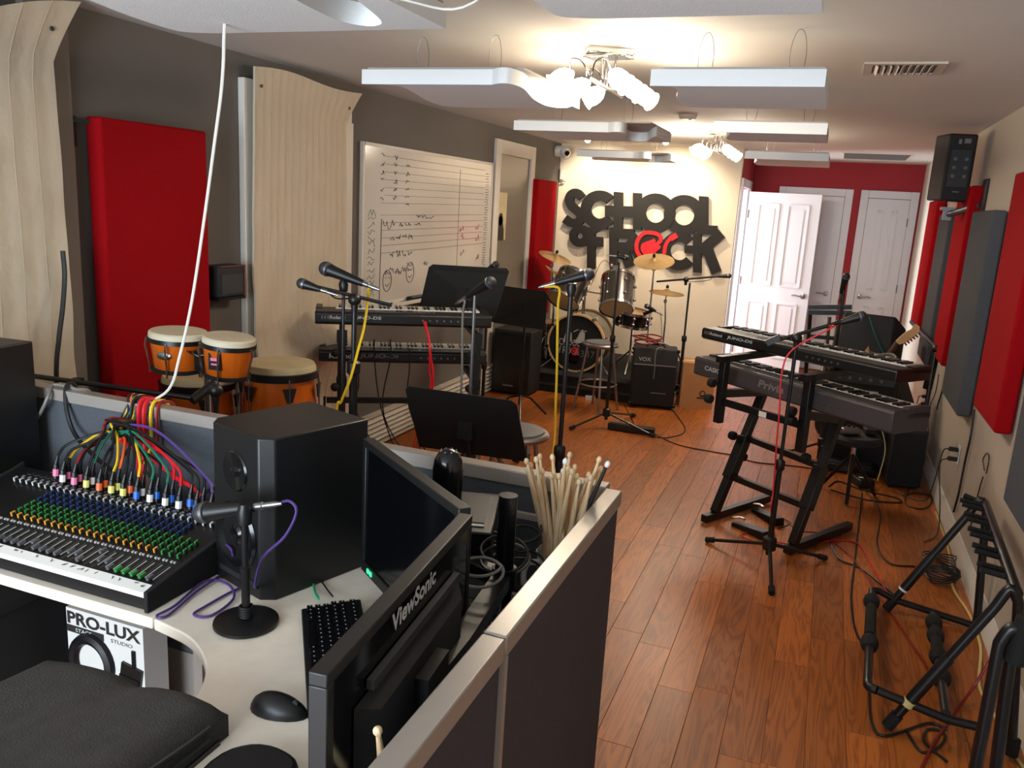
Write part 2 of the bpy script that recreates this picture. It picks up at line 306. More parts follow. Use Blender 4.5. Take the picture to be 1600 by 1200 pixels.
# trims under the hanging blankets
struct(B().span((XL, 2.36, 0), (XL+.035, 2.55, HC)).build('trim_1', 'trim_dark'), 'beige jamb strip beside the hanging blanket at the near end')
b = B()
for i in range(60): b.box((XL+.0365, 2.425, 2.3-i*.03), (.004, .02, .017))
b.build('slotted_strip', 'socket_dark', bpy.data.objects['trim_1'], kind='stuff')
struct(B().span((XL, 3.585, .13), (XL+.04, 3.76, 2.32)).build('trim_2', 'white_paint', bev=.004), 'white window casing half covered by the second blanket')
struct(B().span((XL, 3.76, 2.2), (XL+.04, 4.6, 2.32)).span((XL, 4.5, .13), (XL+.04, 4.62, 2.2)).build('trim_3', 'white_paint'), 'casing hidden behind the second blanket')
# ---------------------------------------------------------------- ceiling: acoustic clouds on wire loops, chandeliers, vents
def arcpts(P, n=6): return [(p.x, p.y) for p in spl([(a, b, 0) for a, b in P], n)]
def cloud(label, x0, x1, xb, xe, y0, y1, zb=2.2, th=.055, loops=()):
    bite = .14 if xb else .08
    t = T('acoustic_cloud', label, 'acoustic panel', ((x0+xe)/2, (y0+y1)/2, zb), group='suspended ceiling clouds')
    D = y1-y0; left = arcpts([(x0+.13, y1), (x0+.05, y1-.03*D), (x0+.025, y1-.1*D), (x0+.35*bite, y0+.63*D), (x0+.8*bite, y0+.3*D), (x0+bite, y0+.1*D), (x0+.7*bite, y0+.02*D), (x0, y0)], 5)
    P = list(left)
    if xb:
        W_ = [(0, 0), (.045, -.035), (.085, -.02), (.09, .14*D), (.03, .52*D), (.008, .8*D), (.03, .91*D), (.075, .93*D), (.125, .84*D), (.19, .5*D), (.25, .25*D)]
        P += arcpts([(xb+a, y0+b) for a, b in W_ if xb+a <= xe+.004], 6); xe = P[-1][0]; P += [(xe, y1)]
    else: P += [(x1, y0), (x1, y1)]
    B().prism(P, (0, 0, zb), (1, 0, 0), (0, 1, 0), (0, 0, th)).build('foam_panel', 'foam', t)
    B().span((x0+.02, y0+.01, zb+th), (xe-.005, y1-.01, zb+th+.008)).build('backing', 'backing', t)
    for lx, ly in loops:
        h = HC-(zb+th); zc = zb+th+h/2
        B().tube([(lx+.028*math.sin(a), ly, zc+h/2*.98*math.cos(a)) for a in [2*PI*i/20 for i in range(20)]], .0012, 5, closed=True).build('wire_loop', 'steel_grey', t)
cloud('large white cloud panel hanging nearest above the mixing desk', -1.84, -.95, -1.235, -.98, 1.31, 2.01, loops=((-1.6, 1.8), (-1.15, 1.8)))
cloud('large white cloud panel hanging nearest above the walkway', -.68, -.08, None, -.08, 1.31, 1.94, loops=((-.55, 1.8), (-.2, 1.8)))
cloud('white cloud panel with wavy end left of the near chandelier', -1.81, -1.1, -1.253, -1.125, 2.96, 3.68, loops=((-1.72, 3.3), (-1.38, 3.28)))
cloud('white cloud panel right of the near chandelier', -.66, -.087, None, -.087, 2.965, 3.56, loops=((-.53, 3.3), (-.2, 3.27)))
cloud('white cloud panel left between the two chandeliers', -1.86, -1.03, -1.28, -1.02, 4.76, 5.37, loops=((-1.7, 5.1), (-1.25, 5.1)))
cloud('white cloud panel right between the two chandeliers', -.66, -.095, None, -.095, 4.58, 5.1, loops=((-.5, 4.85), (-.2, 4.85)))
cloud('white cloud panel above the letter sign by the far chandelier', -2.17, -1.45, -1.62, -1.36, 7.1, 7.6, loops=((-2.0, 7.35), (-1.55, 7.35)))
cloud('warm lit white cloud panel nearest to the red alcove', -.7, -.1, None, -.1, 6.62, 7.45, loops=((-.55, 7.0), (-.2, 7.0)))
def chandelier(label, cx, cy, k=1.0):
    t = T('chandelier', label, 'ceiling light', (cx, cy, HC), group='chrome chandeliers'); V = Vector
    B().box((cx, cy, HC-.012), (.2, .13, .024), .5).box((cx, cy, HC-.03), (.19, .12, .012), -.25).build('canopy', 'chrome', t, bev=.003)
    s = B()
    for a, b in ((-.03, 0), (.03, .02), (0, -.03)): s.tube([(cx+a, cy+b, HC-.03), (cx+a*.6, cy+b*.6, 2.3)], .005, 8)
    s.tube([(cx, cy-.28, 2.285), (cx, cy+.28, 2.285)], .009, 8).lathe([(.001, 0), (.03, .002), (.03, .03), (.001, .032)], (cx, cy, 2.285)); s.build('stem', 'chrome', t)
    for i in (-1, 0, 1):
        for sd in (-1, 1):
            y = cy+i*.245; tip = V((cx+sd*.085, y, 2.305))
            B().tube(spl([(cx, y, 2.285), (cx+sd*.03, y-.05, 2.345), (cx+sd*.075, y-.05, 2.35), tip], 5), .0035, 6).build('arm', 'chrome', t)
            ax = V((sd*.72, -.3, -.5)).normalized()
            sh = B().lathe([(.006, -.012), (.016, -.004), (.031, .012), (.039, .034), (.041, .054), (.037, .076), (.044, .092), (.041, .092), (.034, .076), (.037, .054), (.035, .034), (.027, .014), (.01, .004)], tip, ax, 14, cap=False).build('shade', 'glass_lit', t)
            B().ball(tip+ax*.05, .012, 8, 6).build('bulb', 'bulb', sh)
            l = bpy.data.lights.new('lamp', 'POINT'); l.energy = LAMP_W*k; l.color = LAMP_COL; l.shadow_soft_size = .03
            o = bpy.data.objects.new('lamp_light', l); C.objects.link(o); o.parent = t; o.location = tip+ax*.115-V((cx, cy, HC))
chandelier('chrome chandelier with six glass shades, nearer of two', -.995, 3.62)
chandelier('chrome chandelier with six glass shades in front of the letter sign', -.99, 7.2, 1.7)
for i, (x, lab) in enumerate(((-2.42, 'small round eyeball spotlight above the letters S and C'), (-1.63, 'small round eyeball spotlight above the last letters of the sign'))):
    t = T('spotlight', lab, 'ceiling light', (x, 8.25, HC), group='spotlights over the sign')
    B().lathe([(.03, 0), (.055, 0), (.058, -.006), (.045, -.012), (.03, -.01)], (x, 8.25, HC), n=20, cap=False).build('trim_ring', 'white_paint', t)
    B().ball((x, 8.255, HC-.006), .032, 14, 8).build('eyeball', 'spot_face', t)
    l = bpy.data.lights.new('spot', 'SPOT'); l.energy = SPOT_W; l.color = SPOT_COL; l.spot_size = 1.7; l.spot_blend = .6; l.shadow_soft_size = .03
    o = bpy.data.objects.new('spot_light', l); C.objects.link(o); o.parent = t; o.location = (0, .03, -.05); o.rotation_euler = Vector((0, .6, -.55)).to_track_quat('-Z', 'Y').to_euler()
t = T('air_vent', 'small cream ceiling register with angled louvres', 'vent', (.19, 4.1, HC))
B().span((.03, 3.95, HC-.008), (.35, 3.985, HC)).span((.03, 4.215, HC-.008), (.35, 4.25, HC)).span((.03, 3.985, HC-.008), (.065, 4.215, HC)).span((.315, 3.985, HC-.008), (.35, 4.215, HC)).build('frame', 'vent', t)
B().span((.065, 3.985, HC-.002), (.315, 4.215, HC-.0005)).build('duct', 'vent_dark', t)
for i in range(9):
    x = .08+i*.027; B().box((x, 4.1, HC-.008), (.02, .23, .002), mat=Matrix.Rotation(.7 if i < 4 else -.7, 3, 'Y')).build('louvre', 'vent', t)
t = T('return_grille', 'long grey return air grille in the ceiling near the red wall', 'vent', (.3, 9.35, HC))
B().span((-.02, 8.95, HC-.006), (.62, 9.75, HC)).build('frame', 'ceiling_paint', t); 
gs = B()
for i in range(18): gs.span((.0, 8.99+i*.041, HC-.01), (.6, 8.99+i*.041+.026, HC-.006))
gs.build('grille', 'vent_dark', t, kind='stuff')
t = T('smoke_detector', 'flat white round smoke detector on the ceiling', 'detector', (-1.05, 6.02, HC))
B().lathe([(.001, -.03), (.05, -.03), (.062, -.018), (.065, 0), (.001, 0)], (-1.05, 6.02, HC), n=24).build('body', 'white_paint', t); B().lathe([(.001, -.034), (.012, -.034), (.012, -.028)], (-1.03, 6.0, HC), n=10).build('indicator', 'grey_plastic', t)
# security camera and motion sensor in the far left corner
t = T('security_camera', 'white dome security camera under the ceiling in the corner', 'camera', (-2.82, 8.78, 2.33))
B().lathe([(.001, 0), (.055, 0), (.06, .05), (.05, .075), (.001, .075)], (-2.92, 8.78, 2.345), (1, 0, 0), 20).build('base', 'plastic_white', t)
B().ball((-2.81, 8.76, 2.335), .062, 18, 12).build('dome', 'plastic_white', t); B().lathe([(.001, 0), (.027, 0), (.027, .014), (.001, .012)], Vector((-2.81, 8.76, 2.335))+Vector((.6, -.76, -.2)).normalized()*.052, (.6, -.76, -.2), 16).build('lens', 'black_gloss', t)
t = T('motion_sensor', 'small white motion sensor above the far red panel', 'sensor', (-2.88, 8.91, 2.1))
B().prism([(0, 0), (.055, -.02), (.075, -.06), (.02, -.06)], (-2.915, 8.945, 2.05), (1, 0, 0), (0, 1, 0), (0, 0, .12)).build('housing', 'plastic_white', t, bev=.006); B().box((-2.852, 8.9, 2.09), (.03, .006, .035), -.7).build('lens', 'foam', t); B().span((-2.87, 8.87, 2.03), (-2.83, 8.91, 2.036)).build('bracket', 'dark_grey', t)
# ---------------------------------------------------------------- acoustic panels
def panel(label, a, b, mat, grp, stand=.01):
    x = a[0] < 0; t = T('wall_absorber', label, 'acoustic panel', [(p+q)/2 for p, q in zip(a, b)], group=grp)
    B().span(a, b).build('fabric_face', mat, t, bev=.012)
    if x: B().span((XL, a[1]+.2, a[2]+.1), (min(a[0], b[0])+.002, b[1]-.1, b[2]-.1)).build('mount', 'backing', t)
    else: B().span((max(a[0], b[0])-.002, a[1]+.08, a[2]+.08), (XR, b[1]-.08, b[2]-.08)).build('mount', 'backing', t)
GL, GR = 'fabric panels on the grey wall', 'fabric panels on the cream wall'
panel('large red fabric panel on grey wall behind the bongos', (-2.9, 2.62, .6), (-2.82, 3.238, 2.023), 'red_fabric', GL)
panel('tall narrow red fabric panel on grey wall beside the framed doorway', (-2.91, 8.02, .6), (-2.83, 8.615, 2.02), 'red_fabric', GL)
for lab, y0, y1, z0, z1, mt in (('grey fabric panel on the cream wall, closest to the guitar rack', 3.06, 3.72, .70, 1.89, 'grey_fabric'), ('red fabric panel on the cream wall, between the two largest grey ones', 4.12, 4.73, .885, 2.055, 'red_fabric'),
        ('grey fabric panel between the first and second red wall panels', 5.16, 5.88, .73, 1.885, 'grey_fabric'), ('red fabric panel below the wall speaker bracket', 6.1, 6.68, .866, 2.05, 'red_fabric'),
        ('grey fabric panel just beyond the wall speaker', 7.0, 7.6, .72, 1.88, 'grey_fabric'), ('red fabric panel on the cream wall closest to the alcove', 7.95, 8.6, .866, 2.0, 'red_fabric')):
    panel(lab, (.79, y0, z0), (.862, y1, z1), mt, GR)
# ---------------------------------------------------------------- wall speaker
t = T('wall_speaker', 'black loudspeaker on wall bracket showing its rear connector plate', 'speaker', (.70, 6.35, 2.17), rz=.17)
b = B(True); P = [(-.085, -.1), (.085, -.1), (.12, .1), (-.12, .1)]
b.prism(P, (0, 0, -.22), (1, 0, 0), (0, 1, 0), (0, 0, .43)); b.build('cabinet', 'black_vinyl', t, bev=.012)
B(True).box((0, .102, 0), (.21, .006, .4)).build('grille', 'black_metal', t); pl = B(True).box((.0, -.102, -.01), (.125, .006, .24)).build('connector_plate', 'dark_grey', t, bev=.002)
for i in range(3):
    for j in range(2): B(True).lathe([(.001, 0), (.012, 0), (.012, .008), (.001, .01)], (-.035+j*.07, -.105, .05-i*.055), (0, -1, 0), 10).build('knob', 'grey_plastic', pl)
B(True).box((0, -.1035, .095), (.07, .001, .006)).box((-.02, -.1035, .16), (.018, .001, .03)).box((.025, -.1035, .165), (.04, .001, .03)).box((0, -.1035, -.16), (.04, .001, .008)).build('printed_marks', 'logo_dim', t, kind='stuff')
br = B().box((.70, 6.33, 1.9), (.09, .09, .02)).box((.70, 6.33, 1.86), (.05, .05, .07)).tube([(.70, 6.33, 1.86), (.86, 6.1, 1.93)], .022, 10).build('bracket_arm', 'steel_grey', t); B().span((.852, 5.98, 1.86), (.869, 6.14, 2.09)).build('wall_plate', 'black_metal', t, bev=.003)
# ---------------------------------------------------------------- hanging moving blankets
def blanket(label, Y0, Y1, ztop, zbot, flare, nq, ripple, sd):
    rr = random.Random(sd); big = .006
    def fn(u, v):
        y = Y0+(Y1-Y0)*u; zt = ztop+flare(u); z = zbot+(zt-zbot)*v
        pr = (.0018 if sd > 1 else .0035)*abs(math.cos(PI*u*nq))+big*math.sin(7*v+3*u)+(.006*math.sin(19*v+11*u)+.005*math.sin(31*v-17*u+2)+.004*math.sin(47*v+23*u))*max(0,.95-v)
        top = .06*max(0, (v-.9)/.1)**1.5*u
        belly = ripple*math.exp(-((v-.22-.07*u)/.07)**2)*(.5+.5*u)
        edge = .09*max(0, (v-.9)/.1)*u**4
        return (XL+.085+pr+top+belly, y+edge+.02*math.sin(5*v)*(u-.5), z)
    t = T('moving_blanket', label, 'blanket', (XL+.08, (Y0+Y1)/2, zbot), group='quilted moving blankets')
    B().grid(60, 60, fn, (-.012, 0, 0)).build('quilt', 'blanket', t); st = B()
    for k in range(1, int(nq)): st.tube([Vector(fn(k/nq, v/24))+Vector((.0004, 0, 0)) for v in range(25)], .0008, 4)
    st.build('stitching', 'blanket', t, kind='stuff'); 
    for u in (.05, .95): B().lathe([(.004, 0), (.009, 0), (.009, .003), (.004, .003)], Vector(fn(u, .955))+Vector((.004, 0, 0)), (1, 0, 0), 10).build('grommet', 'dark_grey', t)
blanket('quilted cream blanket hanging at the near end of the grey wall', 1.25, 2.44, 2.32, .12, lambda u: .1*max(0, u-.75)/.25+.02*math.sin(9*u), 12, .02, 1)
blanket('quilted cream blanket hanging between red panel and whiteboard', 3.6, 4.47, 2.375, .3, lambda u: .015*math.sin(6*u), 14, .09, 2)
# ---------------------------------------------------------------- small wall things on the left
t = T('wall_bracket', 'small black bracket screwed to grey wall near the first blanket', 'bracket', (XL, 2.6, 2.0))
B().span((XL, 2.555, 1.9), (XL+.012, 2.585, 2.02)).build('plate', 'black_metal', t); B().bar((XL+.01, 2.57, 2.0), (XL+.07, 2.66, 2.0), .014, .014).box((XL+.075, 2.665, 2.0), (.03, .03, .03)).build('arm', 'black_metal', t)
t = T('wall_box', 'small black powered box on a shelf behind the red panel', 'speaker', (XL+.08, 3.47, 1.29))
B().span((XL, 3.3, 1.225), (XL+.1, 3.50, 1.385)).build('cabinet', 'black_vinyl', t, bev=.01); B().span((XL+.1, 3.32, 1.245), (XL+.104, 3.48, 1.34)).build('grille', 'dark_grey', t); B().tube([(XL+.102, 3.31, 1.382), (XL+.102, 3.495, 1.382), (XL+.102, 3.495, 1.24)], .003, 6).build('red_edge', 'c_darkred', t); B().span((XL, 3.3, 1.21), (XL+.1, 3.50, 1.225)).build('shelf', 'black_metal', t)
# whiteboard
W0, W1, WZ0, WZ1 = 4.78, 6.96, 1.035, 2.095
t = T('whiteboard', 'large whiteboard with staff lines, notes and doodles', 'whiteboard', (XL, (W0+W1)/2, WZ0))
B().span((XL, W0, WZ0), (XL+.02, W1, WZ1)).build('board', 'whiteboard', t); fr = B()
for a, b in (((W0-.012, WZ0-.012), (W0+.008, WZ1+.012)), ((W1-.008, WZ0-.012), (W1+.012, WZ1+.012)), ((W0, WZ1-.008), (W1, WZ1+.012)), ((W0, WZ0-.012), (W1, WZ0+.008))): fr.span((XL, a[0], a[1]), (XL+.026, b[0], b[1]))
fr.build('frame', 'white_paint', t); B().span((XL, W0+.05, WZ0-.03), (XL+.095, W1-.3, WZ0-.016)).span((XL+.085, W0+.05, WZ0-.016), (XL+.095, W1-.3, WZ0-.004)).build('marker_tray', 'white_paint', t)
WX = XL+.0212
def ln(b, P, r=.0025): b.tube([(WX, W0+y, WZ0+z) for y, z in P], r, 4)
b = B(); rr = random.Random(5)
for i in range(13): ln(b, [(.24 if i > 5 else .28, 1.0-i*.052-(.03 if i > 6 else 0)), (2.02, 1.0-i*.05-(.03 if i > 6 else 0))], .0016)
ln(b, [(.245, .58), (.235, .02)]); ln(b, [(1.5, .98), (1.5, .2)], .0014)
b.build('ruled_lines', 'marker', t, kind='stuff')
def scrib(b, y, z, w_, h, k=6):
    ln(b, [(y+w_*i/k+rr.uniform(-.3, .3)*w_/k, z+rr.uniform(-.5, .5)*h) for i in range(k+1)], .0022)
b = B()
for c_ in (.24, .42, .6):
    for i in range(6): scrib(b, c_-.02, 1.0-i*.055-(.05 if c_ > .5 else 0), .05, .035, 4)
scrib(b, .76, .6, .06, .03); scrib(b, .84, .6, .2, .035, 10); scrib(b, .27, .54, .16, .07, 9); scrib(b, .5, .54, .05, .03); scrib(b, .58, .54, .1, .03, 7); scrib(b, .72, .54, .1, .03, 7)
for r_ in range(3):
    for c_ in range(4): scrib(b, .37+c_*.09, .45-r_*.115, .06, .05, 5)
for (y, z) in ((.34, .15), (.68, .19)):
    ln(b, [(y+.06*math.cos(a), z+.075*math.sin(a)) for a in [i*PI/9 for i in range(19)]]); ln(b, [(y-.025, z-.025), (y, z-.04), (y+.03, z-.02)]); scrib(b, y-.03, z+.02, .02, .01, 2); scrib(b, y+.02, z+.02, .02, .01, 2); scrib(b, y-.05, z+.06, .1, .03, 8)
scrib(b, .45, .2, .1, .03, 7); scrib(b, .9, .26, .06, .06)
for i in range(38): scrib(b, 2.04, .97-i*.022, .07, .012, 4)
b.build('handwriting', 'marker', t, kind='stuff')
b = B()
for i in range(14): scrib(b, .07, .62-i*.042, .09, .05, 4)
b.build('green_notes', 'marker_green', t, kind='stuff'); b = B()
for y, z in ((1.53, .5), (1.55, .44), (1.56, .3), (1.85, .52), (1.86, .42), (1.88, .25)): scrib(b, y, z, .08, .06, 6)
b.build('red_notes', 'marker_red', t, kind='stuff')
t = T('board_eraser', 'dark felt eraser lying on the whiteboard tray', 'eraser', (XL+.05, 5.5, WZ0-.016))
B().span((XL+.03, 5.4, WZ0-.016), (XL+.08, 5.62, WZ0-.002)).build('felt', 'dark_grey', t); B().span((XL+.03, 5.4, WZ0-.002), (XL+.08, 5.62, WZ0+.016)).build('grip', 'black', t, bev=.006)
for y, mt, lab in ((5.2, 'c_white', 'white marker pen on the whiteboard tray next to the eraser'), (5.02, 'c_black', 'black marker pen on the near end of the whiteboard tray')):
    t = T('marker_pen', lab, 'marker', (XL+.05, y, WZ0-.008)); B().tube([(XL+.055, y-.06, WZ0-.008), (XL+.05, y+.05, WZ0-.008)], .008, 8).build('barrel', mt, t); B().tube([(XL+.0555, y-.075, WZ0-.008), (XL+.055, y-.06, WZ0-.008)], .0065, 8).build('tip_cap', 'black', t)
t = T('poster', 'old sepia portrait print taped inside the framed doorway', 'poster', (XL+.01, 7.25, 1.6))
B().span((XL+.009, 7.1, 1.42), (XL+.0105, 7.38, 1.86)).build('sheet', 'paper', t); B().prism([(.04, 0), (.24, 0), (.23, .1), (.2, .15), (.2, .2), (.17, .25), (.11, .25), (.08, .2), (.08, .15), (.05, .1)], (XL+.0105, 7.1, 1.42), (0, 1, 0), (0, 0, 1), (.0006, 0, 0)).build('printed_figure', 'ink', t); B().lathe([(.001, 0), (.045, 0)], (XL+.0113, 7.24, 1.6), (1, 0, 0), 16).build('printed_face', 'skin_old', t)
# baseboard heater on the left wall
t = T('baseboard_heater', 'long white louvred baseboard heater under the whiteboard', 'heater', (XL, 6.2, 0))
B().span((XL, 4.75, .02), (XL+.012, 8.0, .24)).build('back_plate', 'heater', t)
for i in range(5): B().box((XL+.045, 6.375, .07+i*.036), (.05, 3.25, .004), mat=Matrix.Rotation(.75, 3, 'Y')).build('louvre', 'heater', t)
B().span((XL, 4.75, .235), (XL+.06, 8.0, .245)).span((XL, 4.75, .02), (XL+.07, 8.0, .035)).build('cover', 'heater', t); B().span((XL, 4.73, .02), (XL+.07, 4.75, .245)).build('end_cap', 'heater', t)
# ---------------------------------------------------------------- outlets
def outlet(label, p, n, plug=0):
    t = T('wall_outlet', label, 'outlet', p); p, n = Vector(p), Vector(n); u = Vector((0, 0, 1)).cross(n)
    R = Matrix((u, n, Vector((0, 0, 1)))).transposed(); B().box(p+n*.003, (.07, .006, .115), mat=R).build('cover_plate', 'plastic_white', t, bev=.002); k = B()
    for dz in (-.027, .027):
        for s in (-.008, .008): k.box(p+n*.0065+u*s+Vector((0, 0, dz)), (.003, .001, .012), mat=R)
    k.build('slots', 'socket_dark', t); return t
outlet('white wall outlet under the letter sign behind the amplifier', (-1.83, YB-.001, .46), (0, -1, 0))
outlet('white wall outlet on the cream wall below the near red panel', (XR-.001, 5.35, .46), (-1, 0, 0)); outlet('white wall outlet on the cream wall beside the leaning stand', (XR-.001, 7.0, .45), (-1, 0, 0))
def plug(label, p, n, tail, mat='c_black'):
    t = T('plug', label, 'plug', p); p, n = Vector(p), Vector(n); B().bar(p, p+n*.05, .028, .024).build('plug_body', 'black', t, bev=.004); B().tube(spl([p+n*.05]+[Vector(q) for q in tail], 6), .0035, 6).build('cord', mat, t)
plug('upper black plug in the outlet below the near red panel', (XR-.008, 5.36, .487), (-1, 0, 0), [(.79, 5.4, .45), (.8, 5.6, .2), (.78, 5.75, .02), (.6, 5.9, .01)])
plug('lower black plug in the outlet below the near red panel', (XR-.008, 5.34, .433), (-1, 0, 0), [(.78, 5.36, .38), (.81, 5.3, .15), (.8, 5.15, .02), (.72, 5.0, .006)])
plug('upper black plug in the outlet beside the leaning stand', (XR-.008, 7.01, .477), (-1, 0, 0), [(.79, 7.0, .46), (.77, 6.9, .3), (.76, 6.8, .02)])
plug('lower black plug in the outlet beside the leaning stand', (XR-.008, 6.99, .423), (-1, 0, 0), [(.79, 6.97, .38), (.78, 6.6, .2), (.76, 6.4, .02)])
# ---------------------------------------------------------------- the letter sign
ZS = 1/5.714; SY = 8.89
t = T('letter_sign', 'large black letter sign reading SCHOOL OF ROCK with red guitar ring', 'sign', (-1.94, 8.9, 1.2))
def sp(x, y): return PY(870+x*ZS, 280+y*ZS, SY)
def shape(b, polys, y0=0.0, th=.05):
    for i_, P in enumerate(polys):
        q = [sp(*p)+Vector((0, y0-(i_ % 7)*.0001, 0)) for p in P]; k = len(q)
        b.add(q+[p+Vector((0, th, 0)) for p in q], [tuple(range(k)), tuple(range(k, 2*k))[::-1]]+[(i, (i+1) % k, k+(i+1) % k, k+i) for i in range(k)])
def ring(cx, cy, ro, ri, a0=0, a1=360, sx=1.0, n=40):
    A = [math.radians(a0+(a1-a0)*i/n) for i in range(n+1)]
    return [[(cx+ro*sx*math.cos(A[i]), cy-ro*math.sin(A[i])), (cx+ro*sx*math.cos(A[i+1]), cy-ro*math.sin(A[i+1])), (cx+ri*sx*math.cos(A[i+1]), cy-ri*math.sin(A[i+1])), (cx+ri*sx*math.cos(A[i]), cy-ri*math.sin(A[i]))] for i in range(n)]
def strip(P, w_): # thick polyline in sign pixels
    out = []
    for i in range(len(P)-1):
        (ax, ay), (bx, by) = P[i], P[i+1]; d = math.hypot(bx-ax, by-ay); nx, ny = -(by-ay)/d*w_/2, (bx-ax)/d*w_/2; ex, ey = (bx-ax)/d*w_*.12, (by-ay)/d*w_*.12
        out.append([(ax+nx-ex, ay+ny-ey), (bx+nx+ex, by+ny+ey), (bx-nx+ex, by-ny+ey), (ax-nx-ex, ay-ny-ey)])
    return out
def R4(x0, y0, x1, y1, k=0): return [[(x0, y0), (x1, y0+k), (x1, y1+k), (x0, y1)]]
LN = [0]
def letter(polys, mat='sign_black', nm='letter', y0=0, th=.05):
    LN[0] += 1
    if y0 == 0: y0 = -.0035*(LN[0] % 5)/2
    b = B(); shape(b, polys, y0, th); return b.build(nm, mat, t)
Sp = [(215, 158), (190, 132), (155, 122), (120, 145), (108, 190), (130, 240), (180, 285), (212, 320), (205, 365), (170, 392), (120, 388), (75, 358)]
Sc = [(p.x, p.y) for p in spl([(a, b, 0) for a, b in Sp], 4)]
letter(strip(Sc, 76)); letter(ring(380, 272, 172, 80, 42, 318, .98))
letter(R4(508, 112, 586, 440, 6)+R4(680, 120, 756, 450, 6)+R4(430, 232, 700, 334, 12)); letter(ring(880, 302, 176, 88, sx=1.0)); letter(ring(1134, 320, 180, 92, sx=1.0)); letter(R4(1268, 150, 1350, 480, 6)+R4(1250, 408, 1432, 490, 8))
letter(ring(205, 508, 98, 27, sx=.98)); letter(strip([(440, 412), (380, 415), (330, 445)], 80)+R4(270, 430, 342, 800, 0)+R4(300, 512, 408, 600, 6))
letter(R4(468, 430, 542, 765, 4)+R4(540, 440, 690, 528, 6)+R4(540, 560, 690, 640, 6)+strip([(640, 480), (690, 540), (640, 600)], 80)+strip([(590, 620), (650, 770)], 84))
letter(ring(825, 592, 128, 0, sx=1.02)+strip([(690, 640), (720, 690)], 60)); letter(ring(1090, 642, 172, 82, 42, 318, .98)); letter(R4(1216, 480, 1290, 832, 4)+strip([(1285, 640), (1460, 490)], 92)+strip([(1330, 590), (1420, 825)], 92)+R4(1140, 590, 1230, 660, 4))
letter(strip([(p.x, p.y) for p in spl([(750, 700, 0), (715, 630, 0), (722, 550, 0), (775, 485, 0), (850, 478, 0), (915, 500, 0), (930, 545, 0), (905, 572, 0)], 4)], 34)+strip([(p.x, p.y) for p in spl([(925, 700, 0), (960, 660, 0), (970, 600, 0), (1000, 545, 0), (1060, 505, 0)], 4)], 32)+strip([(1020, 530), (1068, 500)], 50), 'sign_red', 'guitar_ring', -.012, .012)
letter([[(750, 610), (762, 575), (800, 558), (840, 545), (868, 530), (885, 545), (880, 565), (905, 570), (915, 590), (935, 600), (920, 625), (895, 640), (880, 665), (850, 690), (810, 690), (775, 670), (755, 640)]], 'sign_red', 'guitar_body', -.014, .014)
# ---------------------------------------------------------------- cubicle partitions
V = Vector
def partition(label, posts, segs, mat, mat_in):
    t = T('cubicle_partition', label, 'partition', (*[(a+b)/2 for a, b in zip(segs[0][0][:2], segs[0][1][:2])], 0), group='cubicle partitions round the desk')
    for a, b in segs:
        B().span((a[0], a[1], 1.03), (b[0], b[1], 1.07)).build('top_cap', 'cap_metal', t, bev=.003)
        ix = .007 if abs(b[0]-a[0]) < .2 else .004; iy = .007 if abs(b[1]-a[1]) < .2 else .004
        B().span((a[0]+ix, a[1]+iy, .22), (b[0]-ix, b[1]-iy, 1.03)).build('fabric_panel', mat, t)
        B().span((a[0]+ix, a[1]+iy, .02), (b[0]-ix, b[1]-iy, .215)).build('base_raceway', 'cap_metal', t)
    for p in posts: B().span(p[0], p[1]).build('post', 'cap_metal', t)
partition('long grey cubicle partition running behind the mixing desk', [((-2.02, 1.983, 0), (-1.99, 2.032, 1.03)), ((-.5, 1.983, 0), (-.463, 2.032, 1.03))],
          [((-2.85, 1.985, 0), (-2.022, 2.033, 0)), ((-1.988, 1.985, 0), (-1.2, 2.033, 0)), ((-1.198, 1.985, 0), (-.464, 2.033, 0))], 'partition_fabric', 0)
partition('near cubicle partition along the walkway with a metal cap', [((-.468, 1.162, 0), (-.417, 1.176, 1.035))],
          [((-.463, .25, 0), (-.42, 1.166, 0)), ((-.463, 1.172, 0), (-.42, 1.983, 0))], 'partition_dark', 0)
# ---------------------------------------------------------------- desk pieces
def top(name, label, poly, z0=.71, z1=.74):
    t = T(name, label, 'desk', (*poly[0], 0)); B().prism(poly, (0, 0, z0), (1, 0, 0), (0, 1, 0), (0, 0, z1-z0)).build('worktop', 'laminate', t, bev=.004); return t
cv = arcpts([(-1.42, 1.405), (-1.28, 1.375), (-1.17, 1.3), (-1.11, 1.2), (-1.1, 1.1), (-1.13, .95), (-1.14, .7)], 6)
t = top('desk', 'pale laminate desk wing carrying the mixing console', [(-1.424, 1.95), (-2.86, 1.95), (-2.86, 1.4), (-1.424, 1.405)])
for x in (-2.6, -1.5): B().span((x, 1.62, 0), (x+.03, 1.94, .71)).build('leg_panel', 'cap_metal', t)
t = top('desk', 'pale laminate corner desk with curved edge under the keyboard', cv+[(-.48, .7), (-.48, 1.95), (-1.42, 1.95)])
for p, q in (((-.52, .72, 0), (-.49, 1.2, .71)), ((-1.4, 1.9, 0), (-.6, 1.93, .71))): B().span(p, q).build('leg_panel', 'cap_metal', t)
t = T('storage_crate', 'black crate of dark oddments in shadow under the left desk wing', 'crate', (-2.5, 1.75, 0)); B().span((-2.85, 1.6, 0), (-2.3, 1.94, .42)).build('body', 'black_matte', t, bev=.01); B().span((-2.87, 1.58, .42), (-2.28, 1.95, .45)).build('lid', 'black_matte', t)
